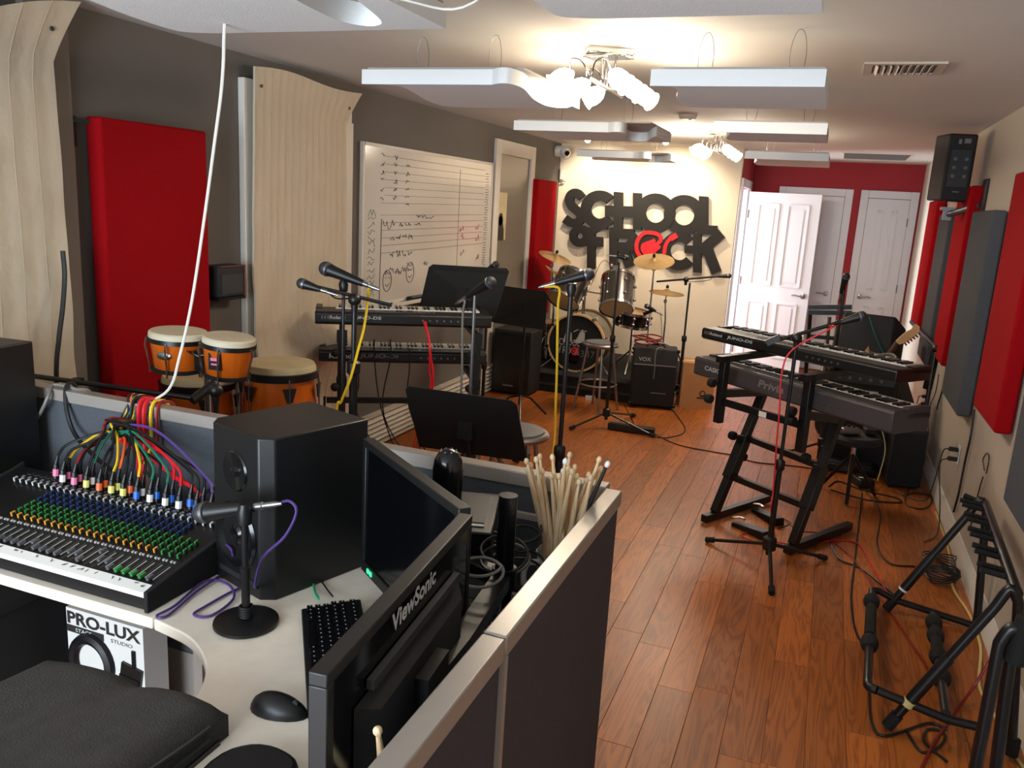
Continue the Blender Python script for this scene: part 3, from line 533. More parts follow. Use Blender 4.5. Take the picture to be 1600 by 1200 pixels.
# cable box under the desk
t = T('cable_box', 'white printed cable box standing under the desk', 'box', (-2.02, 1.8, 0))
B().span((-2.19, 1.8, 0), (-1.865, 1.9, .40)).build('carton', 'label_white', t); f = 1.799
text('PRO-LUX', (-2.185, f, .345), (1, 0, 0), (0, 0, 1), .31, .045, 'ink', t, ext=.0006, bold=.03); B().span((-2.19, f-.0005, .315), (-2.03, f, .34)).build('printed_band', 'ink', t)
text('STAGE', (-2.15, f-.001, .321), (1, 0, 0), (0, 0, 1), .07, .013, 'label_white', t, ext=.0006); text('STUDIO', (-2.0, f, .321), (1, 0, 0), (0, 0, 1), .09, .013, 'grey_plastic', t, ext=.0006)
B().tube([(-2.085+.078*math.cos(a), f, .225+.085*math.sin(a)) for a in [2*PI*i/28 for i in range(28)]], .02, 8, closed=True).build('printed_cable_coil', 'black', t)
b = B().tube([(-1.905, f, .315), (-1.905, f, .25)], .008, 6).bar((-1.91, f-.002, .26), (-1.94, f-.002, .09), .085, .012, up=(0, 1, 0)); 
for i in range(4): b.bar((-1.96-.004*i, f-.006, .22-i*.033), (-1.88-.004*i, f-.006, .21-i*.033), .012, .012, up=(0, 1, 0))
b.build('printed_plug', 'black', t)
# ---------------------------------------------------------------- mixing console
MX0, MX1, MY0, MY1 = -2.34, -1.46, 1.425, 1.80
def mz(y): return .793+(y-MY0)/(MY1-MY0)*.062
t = T('mixing_console', 'large black mixing console with rows of coloured knobs and faders', 'mixer', (-1.9, 1.6, .74))
B().prism([(MY0, .742), (MY1, .742), (MY1, .86), (1.75, mz(1.75)), (1.45, mz(1.45)), (MY0, .788)], (MX0, 0, 0), (0, 1, 0), (0, 0, 1), (MX1-MX0, 0, 0)).build('chassis', 'black', t, bev=.003)
for x in (MX0-.012, MX1): B().prism([(MY0-.01, .741), (MY1+.01, .741), (MY1+.01, .872), (1.76, mz(1.76)+.008), (MY0-.01, .797)], (x, 0, 0), (0, 1, 0), (0, 0, 1), (.012, 0, 0)).build('side_cheek', 'black_matte', t, bev=.003)
B().prism([(MY0-.006, .779), (MY0-.006, .793), (1.447, mz(1.447)+.005), (1.447, mz(1.447)+.001), (MY0+.002, .787), (MY0+.002, .779)], (MX0, 0, 0), (0, 1, 0), (0, 0, 1), (MX1-MX0-.002, 0, 0)).build('scribble_strip', 'plastic_white', t)
hb = B(); rr = random.Random(9)
for i in range(30):
    x = MX0+.1+i*.026
    if rr.random() < .75: hb.tube([(x+rr.uniform(0, .016), MY0+.004+rr.uniform(.0, .018), mz(MY0+.012)+.0052) for _ in range(4)], .0009, 4)
hb.build('scribble_marks', 'ink', t, kind='stuff')
slope = Matrix.Rotation(math.atan(.062/(MY1-MY0)), 3, 'X'); up_ = slope @ V((0, 0, 1)); SP = .0262; NC = 31
def proto(b, mat, tail=0):
    me = b.mesh('m'); me.materials.append(MATS[mat if not tail else 'black'])
    if tail:
        me.materials.append(MATS[mat])
        for p_ in me.polygons:
            if p_.index >= len(me.polygons)-6: p_.material_index = 1
    return me
kn = {}
for mt in ('k_blue', 'k_green', 'k_yellow', 'k_white'):
    b = B(True).lathe([(.0062, 0), (.0052, .011), (.001, .012)], n=7, cap=False).box((0, .0, .008), (.0044, .0135, .0125)); kn[mt] = proto(b, mt, 1)
jack = proto(B(True).lathe([(.0095, 0), (.0095, .004), (.006, .004), (.005, .001), (.001, .001)], n=9, cap=False), 'silver'); xlr = proto(B(True).lathe([(.0115, 0), (.0115, .003), (.009, .003), (.009, .001), (.001, .001)], n=10, cap=False), 'steel_grey')
fad = proto(B(True).box((0, 0, .006), (.009, .02, .008)).box((0, 0, .0105), (.0092, .002, .0012)), 'grey_plastic'); fadg = proto(B(True).box((0, 0, .006), (.009, .02, .008)), 'k_green'); btn = proto(B(True).box((0, 0, .002), (.007, .007, .004)), 'k_white')
TI = ROOT[t.name].inverted(); CONSOLE = t
def put(me, nm, x, y):
    o = bpy.data.objects.new(nm, me); C.objects.link(o); o.parent = t; o.matrix_local = TI @ (Matrix.Translation((x, y, mz(y))) @ slope.to_4x4())
rows = [(1.778, xlr, 'socket'), (1.752, jack, 'jack'), (1.726, kn['k_white'], 'knob'), (1.702, kn['k_blue'], 'knob'), (1.680, kn['k_blue'], 'knob'), (1.658, kn['k_blue'], 'knob'), (1.636, kn['k_green'], 'knob'), (1.615, kn['k_green'], 'knob'), (1.594, kn['k_green'], 'knob'), (1.571, kn['k_yellow'], 'knob')]
tr = B(); bt = B()
for i in range(NC):
    x = MX1-.03-i*SP
    for y, me, nm in rows:
        if i >= 24 and y < 1.72: continue
        if i < 3 and me in (kn['k_blue'],): continue
        put(me if i > 2 or nm != 'knob' else kn['k_white' if y > 1.65 else 'k_green'], nm, x, y)
    fy = 1.47+rr.choice((0, 0, 0, .02, .05)); put(fadg if i in (1, 2, 3, 4) else fad, 'fader', x, fy)
    tr.box(V((x, 1.497, mz(1.497)+.0006)), (.0022, .08, .0012), mat=slope); bt.box(V((x-.004, 1.548, mz(1.548)+.002)), (.006, .006, .004), mat=slope).box(V((x+.006, 1.548, mz(1.548)+.002)), (.005, .005, .004), mat=slope)
    bt.box(V((x+.008, 1.5, mz(1.5)+.0006)), (.003, .06, .0012), mat=slope)
tr.build('fader_slots', 'steel_grey', t, kind='stuff'); bt.build('buttons', 'logo_grey', t, kind='stuff')
# plugs and cables into the console
PL = [(88, 752, 'c_pink', 'c_black'), (98, 752, 'c_white', 'c_black'), (106, 748, 'c_pink', 'c_yellow'), (116, 757, 'c_pink', 'c_darkred'), (124, 754, 'c_pink', 'c_black'), (135, 762, 'c_lime', 'c_black'), (144, 758, 'c_white', 'c_green'), (155, 765, 'c_orange', 'c_black'),
      (164, 762, 'c_orange', 'c_black'), (174, 771, 'c_lime', 'c_yellow'), (184, 772, 'c_lime', 'c_orange'), (192, 768, 'c_lime', 'c_black'), (203, 772, 'c_orange', 'c_black'), (213, 775, 'c_blue', 'c_yellow'), (222, 777, 'c_white', 'c_black'), (234, 780, 'c_white', 'c_green'), (245, 783, 'c_blue', 'c_black'), (258, 786, 'c_white', 'c_green'), (268, 790, 'c_blue', 'c_red'), (279, 793, 'c_white', 'c_red'), (297, 796, 'c_blue', 'c_black'), (306, 794, 'c_blue', 'c_black'), (316, 786, 'c_red', 'c_black'), (328, 790, 'c_white', 'c_purple')]
NMS = dict(c_pink='pink', c_white='white', c_lime='lime yellow', c_orange='orange', c_blue='blue', c_red='red', c_black='black', c_yellow='yellow', c_darkred='dark red', c_green='green', c_purple='purple')
bund = PY(184, 655, 1.925)
for i, (px, py, ring_m, cm) in enumerate(PL):
    y = 1.757 if i % 2 else 1.778; p = PY(px, py, y); x = p.x; z0 = mz(y); tp = V((x, y+.012, z0+.075))
    ord_ = ('first', 'second', 'third', 'fourth', 'fifth', 'sixth', 'seventh', 'eighth', 'ninth', 'tenth', 'eleventh', 'twelfth')
    lab = '%s cable with %s ring, %s plug from the %s on the console' % (NMS[cm], NMS[ring_m], ord_[i if i < 12 else 23-i], 'left' if i < 12 else 'right')
    t = T('mic_cable', lab, 'cable', (x, y, z0), group='cables plugged into the mixing console')
    B().tube([(x, y, z0+.004), (x, y+.004, z0+.05)], [.0085, .0085], 8).tube([(x, y+.004, z0+.05), tp], [.007, .004], 8).build('plug', 'black', t, label='black plug'); B().tube([(x, y, z0+.012), (x, y+.0025, z0+.034)], .0094, 8).build('ring', ring_m, t, label=NMS[ring_m]+' ring')
    m1 = tp+V((.1*(bund.x-x), .03, .028+.015*rr.random())); j = V((rr.uniform(-.05, .05), rr.uniform(-.03, .0), rr.uniform(-.03, .03)))
    m2 = m1.lerp(bund, .6)+V((0, .01, .0+rr.uniform(-.03, .02)))+j*.5
    path = [tp, m1, m2, bund+V((rr.uniform(-.035, .03), -.012-.01*rr.random(), -.03+rr.uniform(-.04, .04))), V((bund.x+rr.uniform(-.03, .03), 1.975-.008*rr.random(), 1.02)), V((bund.x+rr.uniform(-.03, .03), 2.0, 1.078+.006*rr.random())), V((bund.x+rr.uniform(-.03, .04), 2.045, 1.05)), V((bund.x+rr.uniform(-.06, .06), 2.05, .75))]
    B().tube(spl(path, 6), .0042, 6).build('cord', cm, t)
for i, (dx, mt, lab) in enumerate(((.04, 'c_red', 'thick red cable hanging over the partition, left of its pair'), (.062, 'c_red', 'thick red cable hanging over the partition, right of its pair'), (.09, 'c_yellow', 'yellow cable looping over the partition beside the red pair'), (.01, 'c_black', 'thick black cable hanging over the partition beside the red pair'), (.115, 'c_darkred', 'dark red cable looping over the partition beyond the yellow one'))):
    x = bund.x+dx; e = .72 if mt == 'c_red' else .9
    cable('snake_cable', lab, [(x+.02*(i-2), 2.06, .7), (x+.01, 2.05, 1.03), (x, 2.008, 1.087), (x-.002, 1.976, 1.06), (x+.003, 1.968, .95), (x+.006, 1.955, .86 if mt == 'c_red' else .93), (x+.06-.02*i, 1.92, .83 if mt == 'c_red' else .9)], .0075 if mt == 'c_red' else .0055, mt, group='cables hung over the partition')
cable('red_loom', 'red cable arching from the bundle toward the console outputs', [bund+V((.02, -.02, -.06)), V((-1.88, 1.87, .95)), V((-1.75, 1.84, .915)), V((-1.66, 1.82, .90)), V((-1.6, 1.8, .87))], .0065, 'c_red')
for i in range(9):
    x = -1.6+.05*rr.random()+.03*i; a = rr.uniform(.05, .1)
    cable('stray_cable', 'black cable in the tangle between the console and the near monitor speaker', [(x-.16, 1.90, .76+.01*i), (x-.12, 1.9-.04*rr.random(), .80+a*.8), (x-.02, 1.86+.05*rr.random(), .83+a), (x+.03, 1.93, .8), (x-.05, 1.95, .75), (x-.14, 1.9, .745)], .0045, 'c_black', group='black cables tangled behind the console')
cable('grey_cable', 'grey cable looped over the partition at its left end', [PY(28, 688, 1.95), PY(60, 650, 1.95), PY(75, 620, 1.96), V((-2.42, 2.0, 1.08)), PY(118, 608, 2.02), V((-2.3, 2.05, 1.04)), V((-2.3, 2.06, .8))], .006, 'c_grey')
cable('black_cable', 'thick black cable hanging over the partition left of the bundle', [V((-2.35, 2.06, .8)), V((-2.36, 2.04, 1.06)), PY(104, 608, 2.0)+V((0, 0, .01)), PY(104, 640, 1.97), PY(118, 680, 1.95), PY(150, 715, 1.9), PY(175, 735, 1.85)], .007, 'c_black')
cable('yellow_cable', 'yellow cable loop lying left of the console', [PY(36, 768, 1.8), PY(38, 750, 1.85), PY(58, 738, 1.88), PY(75, 742, 1.88), PY(90, 735, 1.9)], .006, 'c_cream')
# ---------------------------------------------------------------- studio monitor speakers
def studio(label, loc, rz, h=.43):
    t = T('studio_monitor', label, 'speaker', loc, rz, group='black studio monitor speakers beside the console'); w_, d_ = .262, .33
    B(True).prism([(-w_/2, -d_/2+.03), (-w_/2+.03, -d_/2), (w_/2-.03, -d_/2), (w_/2, -d_/2+.03), (w_/2, d_/2), (-w_/2, d_/2)], (0, 0, 0), (1, 0, 0), (0, 1, 0), (0, 0, h)).build('cabinet', 'black', t, bev=.004)
    y = -d_/2-.001; B(True).lathe([(.001, .0), (.02, .006), (.04, -.012), (.072, .004), (.084, .008), (.092, .002), (.092, -.004)], (0, y, .15), (0, -1, 0), 28).build('woofer', 'black_gloss', t); B(True).lathe([(.001, .01), (.012, .008), (.016, 0), (.05, .004), (.054, .0)], (0, y, .325), (0, -1, 0), 24).build('tweeter', 'black_gloss', t)
    B(True).lathe([(.001, .003), (.003, .003), (.004, 0)], (.075, y, .255), (0, -1, 0), 8).build('power_light', 'led_blue', t, label='small blue power light'); B(True).span((-.08, y-.002, .03), (.08, y+.004, .045)).build('port', 'black_matte', t)
studio('black studio monitor speaker between console and computer screens', (-1.3, 1.785, .74), -.32, .435)
studio('black studio monitor speaker at the far left of the console', (-2.54, 1.76, .74), .1, .5)
# ---------------------------------------------------------------- desktop microphone
t = T('desk_mic_stand', 'black round based desktop stand holding a microphone', 'mic stand', (-1.21, 1.487, .74)); c0 = (-1.21, 1.487, .74)
B().lathe([(.001, 0), (.074, 0), (.078, .004), (.077, .01), (.06, .016), (.014, .02), (.001, .02)], c0, n=40).build('base', 'black_metal', t)
B().lathe([(.0105, .015), (.0105, .12), (.0125, .12), (.0125, .15), (.0085, .152), (.0085, .27)], c0, n=14).build('pole', 'black_metal', t)
b = B()
for i in range(5): b.tube([(-1.21+.015*math.cos(a), 1.487+.015*math.sin(a), .762+i*.006+.001*math.sin(2*a)) for a in [2*PI*k/12 for k in range(12)]], .003, 5, closed=True)
b.build('cable_wrap', 'c_black', t); B().lathe([(.016, 0), (.018, .03), (.012, .05)], (-1.21, 1.487, 1.0), n=12).build('clip', 'black', t)
def mic(label, grille, tail, L=None, r=1.0, cord=None, name='microphone', group=None, body='black'):
    """dynamic vocal microphone with ball grille, tapered body and XLR connector"""
    g, e = V(grille), V(tail); d = (e-g).normalized(); Ln = L or (e-g).length; t = T(name, label, 'microphone', g, group=group)
    B().ball(g+d*.018*r, .0255*r, 16, 10).build('grille', 'dark_grey', t); B().lathe([(.02*r, .0), (.0265*r, .004), (.0265*r, .012), (.022*r, .014)], g+d*.018*r, d, 16).build('collar_ring', 'steel_grey', t)
    B().lathe([(.0235*r, .0), (.021*r, .02), (.0155*r, Ln*.62), (.012*r, Ln*.86), (.001, Ln*.86)], g+d*.034*r, d, 16).build('body', body, t); B().lathe([(.001, 0), (.0095*r, 0), (.0095*r, .022), (.0075*r, .024), (.0075*r, .055), (.004*r, .075), (.001, .075)], g+d*(.034*r+Ln*.86), d, 12).build('connector', 'silver', t)
    if cord: B().tube(spl([g+d*(.034*r+Ln*.86+.06)]+[V(q) for q in cord[1]], 6), cord[2] if len(cord) > 2 else .0035, 6).build('cord', cord[0], t, label='%s cord' % NMS.get(cord[0], 'black'))
    return t
mic('black microphone lying on the desktop stand with a purple cord', (-1.355, 1.49, .997), (-1.19, 1.51, 1.04), L=.15, cord=('c_purple', [PY(452, 783, 1.53), PY(463, 800, 1.53), PY(445, 838, 1.53), PY(410, 872, 1.54), PY(398, 915, 1.55), G(402, 918, .745), G(372, 920, .746), G(320, 948, .746), G(303, 960, .746), G(330, 962, .746), G(365, 935, .747), G(355, 912, .747), G(320, 908, .747), G(275, 945, .747), G(245, 962, .746), G(262, 962, .746), G(300, 930, .747), G(335, 905, .748), G(360, 890, .75), PY(362, 860, 1.62), PY(340, 842, 1.7)]))
# ---------------------------------------------------------------- computer: keyboard, mouse, two screens, tower
kx = math.atan2(-.8, .6); t = T('computer_keyboard', 'black computer keyboard lying askew in front of the screens', 'keyboard', (-.932, 1.455, .741), kx)
B(True).prism([(-.072, .0), (.075, .0), (.075, .026), (.06, .026), (-.072, .012)], (-.222, 0, 0), (0, 1, 0), (0, 0, 1), (.444, 0, 0)).build('case', 'black', t, bev=.003)
km = proto(B(True).hexa([(-.008, -.008, 0), (.008, -.008, 0), (.008, .008, 0), (-.008, .008, 0), (-.0065, -.006, .007), (.0065, -.006, .007), (.0065, .0065, .007), (-.0065, .0065, .007)]).box((-.001, .001, .0073), (.003, .0035, .0004)), 'black_gloss'); lt = B(True)
for r_ in range(6):
    for c_ in range(22):
        if (r_ == 0 and 4 <= c_ <= 9) or c_ in (15, 19): continue
        x, y = -.211+c_*.0196+(r_ % 3)*.003*(c_ < 15), -.052+r_*.0196+(.006 if r_ == 5 else 0)
        o = bpy.data.objects.new('key', km); C.objects.link(o); o.parent = t; o.location = (x, y, .0135+(y+.072)*.095); lt.box((x-.001, y+.001, .0213+(y+.072)*.095), (.003, .003, .0004))
B(True).box((-.08, -.052, .0175), (.11, .016, .009)).build('space_bar', 'black_gloss', t); lt.build('key_legends', 'logo_grey', t, kind='stuff')
cable('usb_cable', 'teal green cable leading from the keyboard under the speaker', [G(498, 936, .76), G(492, 925, .748), G(490, 912, .745), G(494, 902, .745)], .0035, 'c_teal'); cable('usb_cable', 'thin black cable leading from the keyboard under the speaker', [G(520, 932, .76), G(512, 922, .748), G(505, 912, .745), G(500, 905, .745)], .0022, 'c_black')
t = T('computer_mouse', 'black computer mouse on the pale desk', 'mouse', (-.925, 1.235, .741), .1)
b = B(True); b.ball((0, 0, 0), 1, 18, 12, (.064, .034, .036)); b.v = [V((q.x, q.y*(1-.12*q.x/.06), max(q.z, 0)*(1+.25*(-q.x)/.064))) for q in b.v]; b.build('shell', 'black', t); B(True).lathe([(.001, -.003), (.006, -.003), (.006, .003), (.001, .003)], (.036, 0, .027), (0, 1, 0), 10).build('scroll_wheel', 'dark_grey', t)
def screen(label, A, Bq, ztop, H, logo):
    A, Bq = V((*A, 0)), V((*Bq, 0)); u = (Bq-A).normalized(); n = V((u.y, -u.x, 0)); W = (Bq-A).length; cz = V((0, 0, 1)); z0 = ztop-H; t = T('computer_screen', label, 'monitor', (A+Bq)/2+cz*z0)
    def q(a, d, z): return A+u*a+n*d+cz*z   # n points out of the screen side
    fr = B()
    for a0, a1, b0, b1 in ((0, W, 0, .03), (0, W, H-.02, H), (0, .02, .03, H-.02), (W-.02, W, .03, H-.02)): fr.hexa([q(a0, 0, z0+b0), q(a1, 0, z0+b0), q(a1, -.028, z0+b0), q(a0, -.028, z0+b0), q(a0, 0, z0+b1), q(a1, 0, z0+b1), q(a1, -.028, z0+b1), q(a0, -.028, z0+b1)])
    fr.build('bezel', 'black', t, bev=.002); B().hexa([q(.02, -.004, z0+.03), q(W-.02, -.004, z0+.03), q(W-.02, -.026, z0+.03), q(.02, -.026, z0+.03), q(.02, -.004, ztop-.02), q(W-.02, -.004, ztop-.02), q(W-.02, -.026, ztop-.02), q(.02, -.026, ztop-.02)]).build('display', 'screen', t)
    B().hexa([q(.08, -.028, z0+.05), q(W-.08, -.028, z0+.05), q(W-.12, -.052, z0+.08), q(.12, -.052, z0+.08), q(.08, -.028, ztop-.1), q(W-.08, -.028, ztop-.1), q(W-.12, -.052, ztop-.12), q(.12, -.052, ztop-.12)]).build('back_housing', 'black_matte', t)
    B().bar(q(W/2, -.05, z0+H*.45), q(W/2, -.075, z0+H*.45), .1, .1).build('mount_plate', 'black_metal', t)
    if logo: a, wd, hz = logo; text('ViewSonic', q(a, -.0295, ztop-.052), -u if False else (V((0, 1, 0)) if u.y > 0 else u), cz, wd, hz, 'logo_dim', t, ext=.0012, name='logo')
    return q
screen('black computer screen seen from behind, nearer the walkway', (-.622, 1.41), (-.562, .81), 1.17, .36, None)
A_, B_ = V((-.562, .81, 0)), V((-.622, 1.41, 0)); uu = (B_-A_).normalized(); nn = V((uu.y, -uu.x, 0)); bk = [o for o in bpy.data.objects if o.name.startswith('computer_screen')][0]
text('ViewSonic', A_+uu*.2+nn*.03+V((0, 0, 1.122)), uu, (0, 0, 1), .19, .033, 'logo_grey', bk, name='logo', ext=.0015, bold=.03)
B().bar(A_+uu*.12+nn*.034+V((0, 0, 1.085)), A_+uu*.5+nn*.034+V((0, 0, 1.085)), .012, .016).build('vent_ridge', 'dark_grey', bk)
screen('black computer screen facing the chair beside the speaker', (-1.05, 1.75), (-.63, 1.425), 1.17, .36, None)
t = T('monitor_arm', 'black pole holding both computer screens behind them', 'monitor arm', (-.59, 1.6, .74)); B().lathe([(.05, 0), (.05, .02), (.021, .022), (.021, .41), (.0, .41)], (-.59, 1.6, .741), n=20).build('pole', 'black_gloss', t); B().lathe([(.028, 0), (.028, .05)], (-.59, 1.6, .93), n=16).build('collar', 'black_metal', t)
B().bar((-.59, 1.6, .955), (-.56, 1.3, .955), .04, .03).bar((-.56, 1.3, .955), (-.545, 1.12, .97), .04, .03).build('near_arm', 'black_metal', t); B().bar((-.59, 1.6, .95), (-.77, 1.66, .955), .04, .03).build('far_arm', 'black_metal', t)
t = T('computer_tower', 'small black computer tower behind the screens with papers on top', 'computer', (-.8, 1.78, .74)); B().box((-.79, 1.775, .88), (.2, .27, .278), .3).build('case', 'black', t, bev=.004)
b = B(True)
for i in range(6): b.box((.0, 0, 0), (.01, .004, .004))
t2 = T('paper_stack', 'white edged papers under the dome gadget', 'papers', (-.79, 1.775, 1.02)); B().box((-.795, 1.77, 1.0215), (.17, .2, .003), .3).build('white_sheet', 'label_white', t2); B().box((-.795, 1.772, 1.0245), (.168, .18, .003), .3).build('dark_folder', 'black', t2)
t = T('dome_speaker', 'glossy black capsule shaped gadget standing on the computer tower', 'speaker', (-.815, 1.765, 1.026)); B().lathe([(.001, 0), (.034, 0), (.038, .004), (.038, .1), (.035, .122), (.026, .14), (.012, .149), (.0, .151)], (-.815, 1.765, 1.026), n=30).build('shell', 'black_gloss', t); B().lathe([(.0385, .008), (.0385, .012)], (-.815, 1.765, 1.026), n=30, cap=False).build('seam_ring', 'grey_plastic', t)
b = B()
for i in range(8): b.ball((-.815+.02*math.cos(i*PI/4), 1.765+.02*math.sin(i*PI/4), 1.1715), .0022, 6, 4)
b.build('top_holes', 'steel_grey', t, kind='stuff')
t = T('cable_tray', 'grey metal tray rail fixed behind the pole', 'tray', (-.66, 1.93, .97)); B().span((-.8, 1.90, .975), (-.55, 1.915, .99)).build('rail', 'cap_metal', t)
for x in (-.79, -.56): B().span((x, 1.9, .741), (x+.012, 1.912, .975)).build('leg', 'cap_metal', t)
t = [o for o in bpy.data.objects if o.name.startswith('computer_screen')][1]
for i in range(2): B().box(V((-1.05, 1.75, .826)).lerp(V((-.63, 1.425, .826)), .1+.035*i)+V((-.611, -.79, 0))*.001, (.011, .003, .012), rz=-.659).build('status_light', 'led_green', t, label='glowing green light')
for i in range(12):
    cx, cy, z = rr.uniform(-.72, -.53), rr.uniform(1.45, 1.88), .76+.022*i; R_ = rr.uniform(.04, .075); tl = rr.uniform(.2, .9); ph = rr.uniform(0, 6)
    pts = [(cx+R_*math.cos(a+ph), cy+R_*math.sin(a+ph)*math.cos(tl), max(.745, z+R_*math.sin(a+ph)*math.sin(tl)*.6+.004*a)) for a in [k*.5 for k in range(20)]]
    gr_ = i % 4 == 3
    cable('coiled_cable', 'grey cable coiled in the clutter behind the screens' if gr_ else 'black cable coiled in the clutter behind the screens', pts, .0035, 'c_grey' if gr_ else 'c_black', group='grey cables behind the screens' if gr_ else 'black cables behind the screens', seg=3)
t = T('power_strip', 'long black power strip on the desk along the near partition', 'power strip', (-.505, 1.15, .741)); B().span((-.535, .85, .741), (-.475, 1.5, .79)).build('case', 'black', t, bev=.005)
for i in range(5): B().span((-.53, .92+i*.11, .79), (-.48, .99+i*.11, .83)).build('plugged_adapter', 'black', t, bev=.004)
# ---------------------------------------------------------------- pitcher of drumsticks
mc = V((-.535, 1.865, .741)); t = T('pitcher', 'white plastic pitcher full of drumsticks behind the partition corner', 'pitcher', mc)
B().lathe([(.001, .0), (.048, .0), (.052, .006), (.062, .17), (.066, .182), (.063, .182), (.059, .17), (.049, .012), (.001, .01)], mc, n=32).build('body', 'plastic_white', t); hd = (V((-.72, -.6, 0))).normalized()
B().tube(spl([mc+hd*.058+V((0, 0, .16)), mc+hd*.092+V((0, 0, .158)), mc+hd*.1+V((0, 0, .12)), mc+hd*.085+V((0, 0, .07)), mc+hd*.052+V((0, 0, .06))], 6), .008, 8).build('handle', 'plastic_white', t)
def stick(L):
    b = B(True).lathe([(.001, 0), (.0065, .002), (.0075, .008), (.0075, L*.62), (.0062, L*.78), (.0037, L-.016), (.0034, L-.013)], n=10); return proto(b, 'stick_wood')
tipm = {k: proto(B(True).ball((0, 0, 0), .0068, 10, 8, (1, 1, 1.35)), k) for k in ('stick_wood', 'plastic_white')}; blk = proto(B(True).lathe([(.001, 0), (.0075, .002), (.0075, .25), (.0037, .39), (.0034, .39)], n=10), 'black')
Z5 = 1/5.456; TP = [(10, 205), (45, 240), (95, 190), (128, 165), (145, 290), (233, 170), (385, 150), (347, 205), (325, 292), (370, 265), (403, 292), (428, 255), (292, 332), (252, 374), (450, 335), (465, 380), (548, 320), (640, 190), (712, 230), (650, 270), (225, 332), (530, 372), (160, 352), (566, 345), (18, 275), (120, 380)]
for i, (a, b_) in enumerate(TP):
    px, py = 820+a*Z5, 680+b_*Z5; fx = (px-880)/60; tip = PY(px, py, 1.87+.03*math.sin(i*2.4)); base = mc+V((.028*math.sin(i*1.7)-.012*fx, .026*math.cos(i*2.3), .02)); d = tip-base; L = d.length
    dark = i == 18; wt = i in (7, 8, 18, 13)
    k_ = 1+sorted(TP).index((a, b_)); o_ = '%d%s' % (k_, 'th' if 10 < k_ < 20 else {1: 'st', 2: 'nd', 3: 'rd'}.get(k_ % 10, 'th')); lab = 'drumstick with a black shaft and white tip in the white pitcher' if dark else ('pale drumstick with white nylon tip, %s from the left in the pitcher' % o_ if wt else 'pale wooden drumstick, its tip %s from the left in the pitcher' % o_)
    t = T('drumstick', lab, 'drumstick', base, group='black drumstick' if dark else ('white tipped drumsticks in the pitcher' if wt else 'wooden drumsticks in the pitcher'))
    me = blk if dark else stick(L); q_ = d.to_track_quat('Z', 'Y')
    o = bpy.data.objects.new('shaft', me); C.objects.link(o); o.parent = t; o.rotation_mode = 'QUATERNION'; o.rotation_quaternion = q_
    if dark: o.scale = (1, 1, L/.4)
    o = bpy.data.objects.new('tip', tipm['plastic_white' if wt else 'stick_wood']); C.objects.link(o); o.parent = t; o.rotation_mode = 'QUATERNION'; o.rotation_quaternion = q_; o.location = d*(1-.006/L)
pb = PX(590, 1142, -.49); base = pb+V((-.06, .16, -.3)); d = pb-base; t = T('drumstick', 'single drumstick leaning inside the near partition, only its tip showing', 'drumstick', base)
for nm, me, f_ in (('shaft', stick(d.length), 0), ('tip', tipm['stick_wood'], 1)):
    o = bpy.data.objects.new(nm, me); C.objects.link(o); o.parent = t; o.rotation_mode = 'QUATERNION'; o.rotation_quaternion = d.to_track_quat('Z', 'Y'); o.location = d*f_
# ---------------------------------------------------------------- chair with a padded bag on it
t = T('desk_chair', 'black desk chair pushed up to the desk corner under the grey bag', 'chair', (-1.25, .8, 0))
B().box((-1.2, .84, .49), (.5, .5, .08)).build('seat', 'chair_fabric', t, bev=.03); B().box((-1.2, .42, .74), (.46, .06, .42)).build('backrest', 'chair_fabric', t, bev=.025); B().bar((-1.2, .42, .6), (-1.2, .62, .45), .06, .02).build('back_bracket', 'black_metal', t)
B().tube(spl([(-.96, .75, .47), (-.88, .85, .6), (-.82, .92, .745)], 6), .018, 8).build('arm_post', 'black', t); B().prism(arcpts([(-.89, .85), (-.915, 1.02), (-.88, 1.09), (-.81, 1.1), (-.76, 1.06), (-.76, .9), (-.78, .75), (-.88, .75)], 4), (0, 0, .745), (1, 0, 0), (0, 1, 0), (0, 0, .035)).build('armrest', 'black', t, bev=.01)
B().lathe([(.03, .05), (.03, .3), (.022, .3), (.022, .45)], (-1.2, .84, 0), n=14).build('gas_lift', 'black_metal', t)
for k in range(5):
    a = 2*PI*k/5+.3; e = V((-1.2+.28*math.cos(a), .84+.28*math.sin(a), .07)); l = B().tube([(-1.2, .84, .1), e], [.028, .018], 8).build('leg', 'black', t); B().lathe([(.001, -.02), (.03, -.02), (.03, .02), (.001, .02)], e+V((0, 0, -.04)), (math.sin(a), -math.cos(a), 0), 12).build('caster', 'rubber', l)
t = T('padded_bag', 'large dark grey padded fabric bag lying on the chair at the desk', 'bag', (-1.2, .85, .53))
bx0, bx1, by0, by1, bz = -1.43, -.965, .5, 1.13, .83
def bagtop(u, v):
    x, y = bx0+(bx1-bx0)*u, by0+(by1-by0)*v; e = min(min(u, 1-u)*(bx1-bx0), min(v, 1-v)*(by1-by0))/.045
    z = bz-.04*max(0, 1-e)**2-.02*(1-u)*v; z += .014*math.sin(4*u+7*v)*(1-v)*u-.007*math.exp(-((u-.62*v+.05)/.12)**2)*v+.008*math.exp(-((u-.36-.1*v)/.08)**2)*v+.006*math.sin(13*u-9*v)*v
    return (x, y, z)
B().grid(36, 36, bagtop, (0, 0, -.27)).build('fabric', 'chair_fabric', t)
for dx, zz in ((.004, -.03), (.004, -.055)): B().tube([V(bagtop(.995, v/12))+V((dx, 0, zz+.035)) for v in range(1, 12)], .0045, 6).build('piping', 'dark_grey', t)
B().box(((bx1+.003), .85, bz-.085), (.004, .5, .012)).build('zipper', 'black', t)
